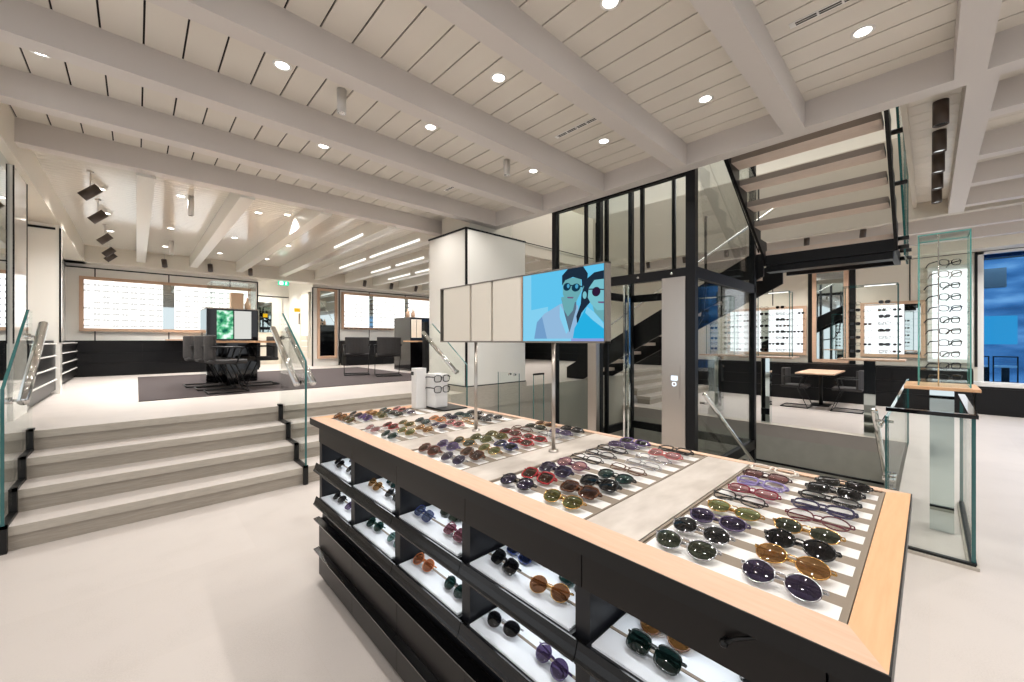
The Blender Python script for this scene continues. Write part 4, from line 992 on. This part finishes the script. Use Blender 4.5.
# desk islands with a glossy tower
def foliage():  # glowing colour painted as a mirrored view of trees
    m, tt, o = nt('reflection_foliage')
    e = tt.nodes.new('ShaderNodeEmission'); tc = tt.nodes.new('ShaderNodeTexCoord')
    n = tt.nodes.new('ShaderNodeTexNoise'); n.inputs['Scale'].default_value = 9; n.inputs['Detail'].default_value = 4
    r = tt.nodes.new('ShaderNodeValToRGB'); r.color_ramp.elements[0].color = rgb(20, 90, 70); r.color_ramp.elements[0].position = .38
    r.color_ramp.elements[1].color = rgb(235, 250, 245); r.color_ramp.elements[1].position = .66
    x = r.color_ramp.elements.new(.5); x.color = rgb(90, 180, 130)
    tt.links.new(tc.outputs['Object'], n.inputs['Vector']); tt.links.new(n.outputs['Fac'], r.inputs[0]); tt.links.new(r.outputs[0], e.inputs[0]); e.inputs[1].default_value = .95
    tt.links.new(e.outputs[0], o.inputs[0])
foliage(); emit('reflection_grey', (214, 214, 208), .8)
def desk_tower(lab, x0, x1, y0, y1, tx0, tx1, ty0, left_panels=False):
    t = thing('consultation_desk', lab, 'desk', ((x0 + x1) / 2, y0, U + .009), 'consultation desks on the raised floor')
    B(x0, x1, y0, y1, U + .010, 2.0).build('tower', 'black_gloss', t)
    B(x0 - .01, x1 + .01, y0 - .01, y1 + .01, 2.0, 2.015).build('tower_cap', 'vent_grey', t)
    if not left_panels: B(x0 - .012, x0 - .001, y0, y1, U + .010, 2.0).build('side_panel', 'mirror', t)
    B(tx0, tx1, ty0, y0 - .013, 1.395, 1.425).build('table_top', 'oak_cross', t)
    B((tx0 + tx1) / 2 - .14, (tx0 + tx1) / 2 + .02, y0 - .50, y0 - .02, U + .010, 1.395).build('table_base', 'black_gloss', t)
    if left_panels:
        for k in range(2): B(x0 + .02 + .15 * k, x0 + .155 + .15 * k, y0 - .02, y0 - .001, 1.5, 1.96).build('panel', 'lacquer', t)
    else:
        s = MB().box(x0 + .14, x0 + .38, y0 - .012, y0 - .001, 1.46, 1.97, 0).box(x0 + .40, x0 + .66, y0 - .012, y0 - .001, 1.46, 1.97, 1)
        s.build('screen', ['reflection_foliage', 'reflection_grey'], t)  # tree reflection painted as glowing panels on the tower front
    return t
desk_tower('consultation desk with glossy black tower and painted green reflection of trees', .90, 1.66, 8.75, 9.65, .84, 1.68, 7.15)
desk_tower('farther consultation desk with black tower beside the white column', 4.95, 5.75, 8.9, 9.75, 4.75, 5.85, 8.2, True)
# glass showcase on the first tower, wood box on it
t = thing('glass_showcase', 'clear glass showcase on top of the black desk tower', 'showcase', (1.32, 9.2, 2.015))
MB().pane(.98, 1.66, 8.85, 8.86, 2.016, 2.5, 'y').pane(.98, 1.66, 9.54, 9.55, 2.016, 2.5, 'y').pane(.98, .99, 8.86, 9.54, 2.016, 2.5, 'x').pane(1.65, 1.66, 8.86, 9.54, 2.016, 2.5, 'x').pane(.98, 1.66, 8.85, 9.55, 2.5, 2.51, 'z').build('pane', ['clear_glass', 'clear_glass'], t)
tag(MB().box(1.3, 1.5, 9.1, 9.3, 2.016, 2.34).build('wooden_box', 'oak', bevel=.004), 'small oak box inside the glass showcase on the desk tower', 'box')
tag(MB().lathe([(.0001, 2.016), (.05, 2.016), (.052, 2.12), (.02, 2.2), (.018, 2.26), (.0001, 2.26)], 1.57, 9.15, 16).build('bottle', 'oak'), 'tan bottle beside the oak box inside the glass showcase', 'bottle')
for i, x in enumerate((5.1, 5.25)):
    tag(MB().lathe([(.0001, 2.016), (.05, 2.016), (.05, 2.15), (.018, 2.19), (.018, 2.25), (.0001, 2.25)], x, 9.3, 16).build('bottle', 'oak'), ('left' if i == 0 else 'right') + ' tan bottle on the tower of the farther desk', 'bottle', 'bottles on the farther desk tower')
# chairs
def make_chair():
    t = thing('armchair', 'x', 'chair', (0, 0, 0))
    # faces +y
    B(-.24, .24, -.22, .25, .42, .48).build('seat', 'upholstery', t, bevel=.02)
    bk = MB(); n = 9; prev = None
    outer = []; inner = []
    for i in range(n):
        a = -1 + 2 * i / (n - 1); x = .25 * a; y = -.25 + .09 * a * a
        outer.append((x, y)); inner.append((x * .94, y + .035))
    bk.prism(outer + inner[::-1], 'z', .47, .83)
    bk.build('backrest', 'upholstery', t, bevel=.012)
    for s in (-1, 1):
        MB().tube([(s * .25, -.18, .66), (s * .27, -.05, .665), (s * .275, .15, .66), (s * .27, .19, .64)], .015, 8, flat=(1.3, .8)).build('armrest', 'black', t)
    fm = MB()
    for s in (-1, 1):
        fm.tube([(s * .27, .17, .655), (s * .265, .10, .40), (s * .255, .26, .012), (s * .25, -.22, .012)], .011, 8)
    fm.tube([(-.25, -.22, .012), (.25, -.22, .012)], .011, 8).tube([(-.255, .26, .012), (.255, .26, .012)], .011, 8).tube([(-.26, .10, .41), (.26, .10, .41)], .011, 8)
    fm.build('frame', 'black', t)
    return t
ch0 = make_chair(); CU = [0]
def chair(x, y, z, rz, lab, grp):
    o = ch0 if CU[0] == 0 else copy_tree(ch0); CU[0] += 1
    o.location = (x, y, z); o.rotation_euler = (0, 0, rz); o['label'] = lab; o['group'] = grp
cz = U + .010
gU = 'upholstered chairs on the raised floor'
chair(.95, 7.18, cz, -PI / 2, 'grey armchair nearest the front at the left of the tower desk', gU)
chair(.89, 7.785, cz, -PI / 2, 'middle grey armchair at the left of the tower desk', gU)
chair(.80, 8.39, cz, -PI / 2, 'farthest grey armchair at the left of the tower desk', gU)
chair(1.56, 7.95, cz, PI / 2, 'dark armchair at the right of the tower desk, facing left', gU)
chair(3.55, 8.75, cz, -.35, 'dark armchair left of its pair before the black cabinet', gU)
chair(3.95, 8.05, cz, -.35, 'grey-backed armchair right of its pair before the farther desk', gU)
gL = 'dark chairs in the right-hand room'
chair(10.45, 2.02, 0, PI, 'dark armchair left of the small oak table in the right-hand room', gL)
chair(10.45, 1.12, 0, 0, 'dark armchair right of the small oak table in the right-hand room', gL)
# ------------------------------------------------------------------ right-hand room
cabinet_run('long black cabinet under the lit panels in the right-hand room', 11.75, 12.19, 5.1, -.58, 0, .88, 3, 5, face='x', line='xmin')
cabinet_run('black cabinet under the blue display window', 11.88, 12.19, -.62, -4.9, 0, .54, 1, 3, face='x', line='xmin')
P1 = light_panel('oak-framed lit eyewear panel left of the tall mirror in the right room', (2.12, 3.94, 12.19, 1.06, 2.30), 'x', 'lightbox', mirror=(2.93, 3.10))
P2 = light_panel('oak-framed lit eyewear panel right of the tall mirror in the right room', (.06, 1.10, 12.19, 1.06, 2.29), 'x', 'lightbox', mirror=(.13, .38))
light_panel('tall lit wall panel behind the glass tower', (-.60, .03, 12.19, .98, 2.95), 'x', 'lightbox', shelves=12, fm='white_paint')
t = thing('tall_mirror', 'tall oak-framed mirror between the two lit panels in the right room', 'mirror', (12.15, 1.65, .88))
MB().box(12.12, 12.19, 1.31, 1.40, .9, 3.16).box(12.12, 12.19, 1.92, 2.0, .9, 3.16).box(12.12, 12.19, 1.40, 1.92, .9, .98).box(12.12, 12.19, 1.40, 1.92, 3.08, 3.16).build('frame', 'oak', t)
B(12.16, 12.19, 1.40, 1.92, .98, 3.08).build('glass', 'mirror', t)
COLS = [BLK, (40, 32, 30), (60, 40, 34), (34, 40, 60), (80, 40, 40), (50, 50, 54), (30, 50, 46)]
CW = [['black', 'black'], ['dark brown', 'dark brown']]
r3 = random.Random(9)
def panel_rows(ys, x, z0, dz, nrow, where, grp, sunp=.4):
    for i in range(nrow):
        for j, y in enumerate(ys):
            sun = r3.random() < sunp
            c = r3.choice(COLS)
            rown = ('bottom', 'second', 'third', 'fourth', 'fifth', 'sixth', 'top', 'uppermost')[i]
            lab = '%s, %s row, %s from left, %s' % ('small dark sunglasses' if sun else 'small dark spectacles', rown, ORD[j], where)
            small_eyewear(lab, grp, (x, y + r3.uniform(-.012, .012), z0 + dz * i), c, -PI / 2, sun, r3.choice([GY, DK, BR, GN]), scale=1.05)
panel_rows([2.83 - .155 * k for k in range(5)], 12.0, 1.165, (1.30 - .2) / 7 * 1.0 - .003, 7, 'lit panel left of the tall mirror', 'eyewear on the lit panel left of the mirror')
panel_rows([3.78, 3.6, 3.42, 3.24], 12.0, 1.165, (1.30 - .2) / 7 - .003, 7, 'lit panel behind the lift glass', 'eyewear on the lit panel behind the lift')
panel_rows([.97, .72, .48], 12.0, 1.165, (1.29 - .2) / 7 - .003, 7, 'lit panel right of the tall mirror', 'eyewear on the lit panel right of the mirror')
# small oak table between the chairs
t = thing('small_table', 'small oak-topped table between two chairs in the right-hand room', 'table', (11.0, 1.66, 0))
B(10.2, 11.7, 1.32, 1.98, .72, .75).build('table_top', 'oak', t, bevel=.004)
MB().cyl((10.95, 1.65, .02), (10.95, 1.65, .72), .035, 14).build('pedestal', 'black', t)
B(10.76, 11.24, 1.48, 1.82, 0, .02).build('base', 'black', t)
# high tables with glass displays at the edge of the stairwell
def high_table(y0, y1, lab, x0=7.88):
    x1 = x0 + .57
    t = thing('high_table', lab, 'table', ((x0 + x1) / 2, (y0 + y1) / 2, 0), 'high oak display tables by the stairwell')
    B(x0, x1, y0, y1, 1.125, 1.15).build('table_top', 'oak', t, bevel=.004)
    ym = (y0 + y1) / 2
    B(x0 + .05, x0 + .20, ym - .065, ym + .065, .004, 1.125).build('pedestal', 'mirror', t)
    return t
def glass_display(y0, y1, lab, dx):
    t = thing('glass_display', lab, 'display case', (8.0 + dx, (y0 + y1) / 2, 1.15), 'glass displays on the high tables')
    MB().pane(8.20 + dx, 8.21 + dx, y0, y1, 1.151, 2.26, 'x').build('pane', ['clear_glass', 'teal_edge'], t)
    MB().pane(7.98 + dx, 8.21 + dx, y0, y0 + .01, 1.151, 2.26, 'y').pane(7.98 + dx, 8.21 + dx, y1 - .01, y1, 1.151, 2.26, 'y').build('pane', ['clear_glass', 'teal_edge'], t)
    MB().pane(7.98 + dx, 8.21 + dx, y0, y1, 2.26, 2.268, 'z').build('top', ['clear_glass', 'teal_edge'], t)
    B(8.0 + dx, 8.03 + dx, y0 + .03, y0 + .6 * (y1 - y0), 2.245, 2.258).build('top_light', 'strip_glow', t)
    s = MB()
    for k in range(8): s.box(8.0 + dx, 8.2 + dx, y0 + .02, y1 - .02, 1.235 + .105 * k, 1.241 + .105 * k)
    s.build('shelf', 'shelf_glass', t)
    return t
TB = [(.24, .99, 'nearest the tall mirror reflection, right-hand'), (1.57, 2.36, 'middle'), (2.6, 3.3, 'left-hand, behind the lift')]
for i, (y0, y1, wn) in enumerate(TB):
    nm = ('right', 'middle', 'left')[i]
    dx = .62 if i == 2 else 0
    high_table(y0, y1, '%s high oak table with mirrored pedestal at the stairwell edge' % nm, 7.88 + dx)
    ya, yb = (.31, .93) if i == 0 else ((1.62, 2.15) if i == 1 else (2.66, 3.2))
    glass_display(ya, yb, 'glass display case of eyewear on the %s high table' % nm, dx)
    for k in range(8):
        for j, y in enumerate((yb - .14, ya + .15)):
            sun = (k + j) % 2 == 0
            small_eyewear('%s %s on %s glass shelf up, %s side, %s high table display' % (('dark', 'brown', 'black')[(k * 2 + j + i) % 3], 'sunglasses' if sun else 'spectacles', ORD[k], 'left' if j == 0 else 'right', nm), 'eyewear in the high-table displays', (8.03 + dx, y, 1.244 + .105 * k), ((40, 36, 36), (84, 50, 34), BLK)[(k * 2 + j + i) % 3], -PI / 2 + (0 if j else .15), sun, scale=1.0)
# tall glass tower on its own table
t = thing('high_table', 'high oak-topped table with mirrored pedestal under the tall glass tower', 'table', (4.42, -.06, 0))
B(4.2, 4.68, -.245, .135, 1.07, 1.092).build('table_top', 'oak_cross', t, bevel=.003)
B(4.36, 4.50, -.125, .0, .004, 1.07).build('pedestal', 'mirror', t)
t = thing('glass_tower', 'tall greenish glass tower stacked with eyewear at right', 'display case', (4.45, -.07, 1.092))
tz0, tz1 = 1.093, 2.215; tx0, tx1, ty0, ty1 = 4.29, 4.60, -.205, .062
MB().pane(tx0, tx0 + .008, ty0, ty1, tz0, tz1, 'x').pane(tx1 - .008, tx1, ty0, ty1, tz0, tz1, 'x').build('pane', ['shelf_glass', 'teal_bright'], t)
MB().pane(tx0 + .008, tx1 - .008, ty0, ty0 + .008, tz0, tz1, 'y').pane(tx0 + .008, tx1 - .008, ty1 - .008, ty1, tz0, tz1, 'y').build('pane', ['shelf_glass', 'teal_bright'], t)
MB().pane(tx0, tx1, ty0, ty1, tz1, tz1 + .008, 'z').build('top', ['shelf_glass', 'teal_bright'], t)
s = MB(); NT = 11
for k in range(NT): s.pane(tx0 + .01, tx1 - .01, ty0 + .01, ty1 - .01, tz0 + .03 + .085 * k, tz0 + .036 + .085 * k, 'z')
s.build('shelf', ['shelf_glass', 'shelf_glass'], t)
MB().cyl((tx0 - .004, -.045, tz0), (tx0 - .004, -.045, tz1), .004, 8).build('rod', 'chrome', t)
TC = [BLK, (60, 60, 66), (120, 116, 112), (40, 40, 46), (70, 50, 44), BLK, (50, 60, 90), (60, 70, 70), BLK, (150, 140, 130), BLK]
TCW = ['black', 'grey', 'pale grey', 'charcoal', 'brown', 'jet black', 'blue-grey', 'slate', 'shiny black', 'beige', 'thick black']
for k in range(NT):
    eyewear('%s spectacles on the %s shelf from the bottom in the tall glass tower' % (TCW[k], ORD[k]), 'eyewear in the tall glass tower', (4.36, -.105, tz0 + .0365 + .085 * k), 'square' if k % 2 else 'cat', DK, TC[k], yaw=-PI / 2 + .55 + .12 * (k % 3 - 1), rim=.0032, folded=False, sun=False)
# a trunk of light for the upper storey picture: lit windows and mirror frame seen between the treads
for i, (y0, y1) in enumerate(((-.3, .9), (1.05, 1.25), (3.0, 4.4), (4.7, 6.2), (6.5, 8.0))):
    if i == 1: continue
    t = thing('ceiling_light_panel', 'bright white wall light panel upstairs, %s from the right' % ORD[i if i == 0 else i - 1], 'light panel', (11.95, (y0 + y1) / 2, 4.6), 'light panels on the storey above')
    B(11.95, 12.0, y0, y1, 4.6, 6.8).build('panel', 'lightbox', t)
    MB().box(11.93, 12.0, y0 - .05, y0, 4.5, 6.9).box(11.93, 12.0, y1, y1 + .05, 4.5, 6.9).build('frame', 'oak' if i % 2 == 0 else 'white_paint', t)
t = thing('tall_mirror', 'dark oak-framed mirror on the storey above, seen between the stair treads', 'mirror', (11.9, 2.0, 4.5))
B(11.95, 12.0, 1.4, 2.5, 4.5, 6.9).build('glass', 'black_gloss', t)
MB().box(11.92, 12.0, 1.3, 1.4, 4.5, 6.9).box(11.92, 12.0, 2.5, 2.6, 4.5, 6.9).build('frame', 'oak', t)

# ------------------------------------------------------------------ daylight, camera, view
wd = bpy.data.worlds.new('World'); SC.world = wd; wd.use_nodes = True
bg = wd.node_tree.nodes['Background']; bg.inputs[0].default_value = (.93, .96, 1.0, 1); bg.inputs[1].default_value = .95
cam = bpy.data.cameras.new('Camera'); co_ = bpy.data.objects.new('Camera', cam); COL.objects.link(co_)
cam.sensor_width = 36; cam.lens = 36 * 396 / 1024; cam.clip_start = .02
S_, C_ = .7256, .6881
co_.location = (0, 0, 1.43)
fwd = Vector((C_, S_, 0)); right = Vector((S_, -C_, 0)); upv = Vector((0, 0, 1))
co_.matrix_world = Matrix(((right.x, upv.x, -fwd.x, 0), (right.y, upv.y, -fwd.y, 0), (right.z, upv.z, -fwd.z, 1.43), (0, 0, 0, 1)))
cam.shift_y = -(340.5 - 341) / 1024 * -1
SC.camera = co_
SC.view_settings.view_transform = 'Standard'; SC.view_settings.look = 'None'; SC.view_settings.gamma = 1; SC.view_settings.use_curve_mapping = False
SC.view_settings.exposure = 0.42
SC.cycles.max_bounces = 8; SC.cycles.transparent_max_bounces = 24; SC.cycles.diffuse_bounces = 4; SC.cycles.glossy_bounces = 4
SC.cycles.sample_clamp_indirect = 6
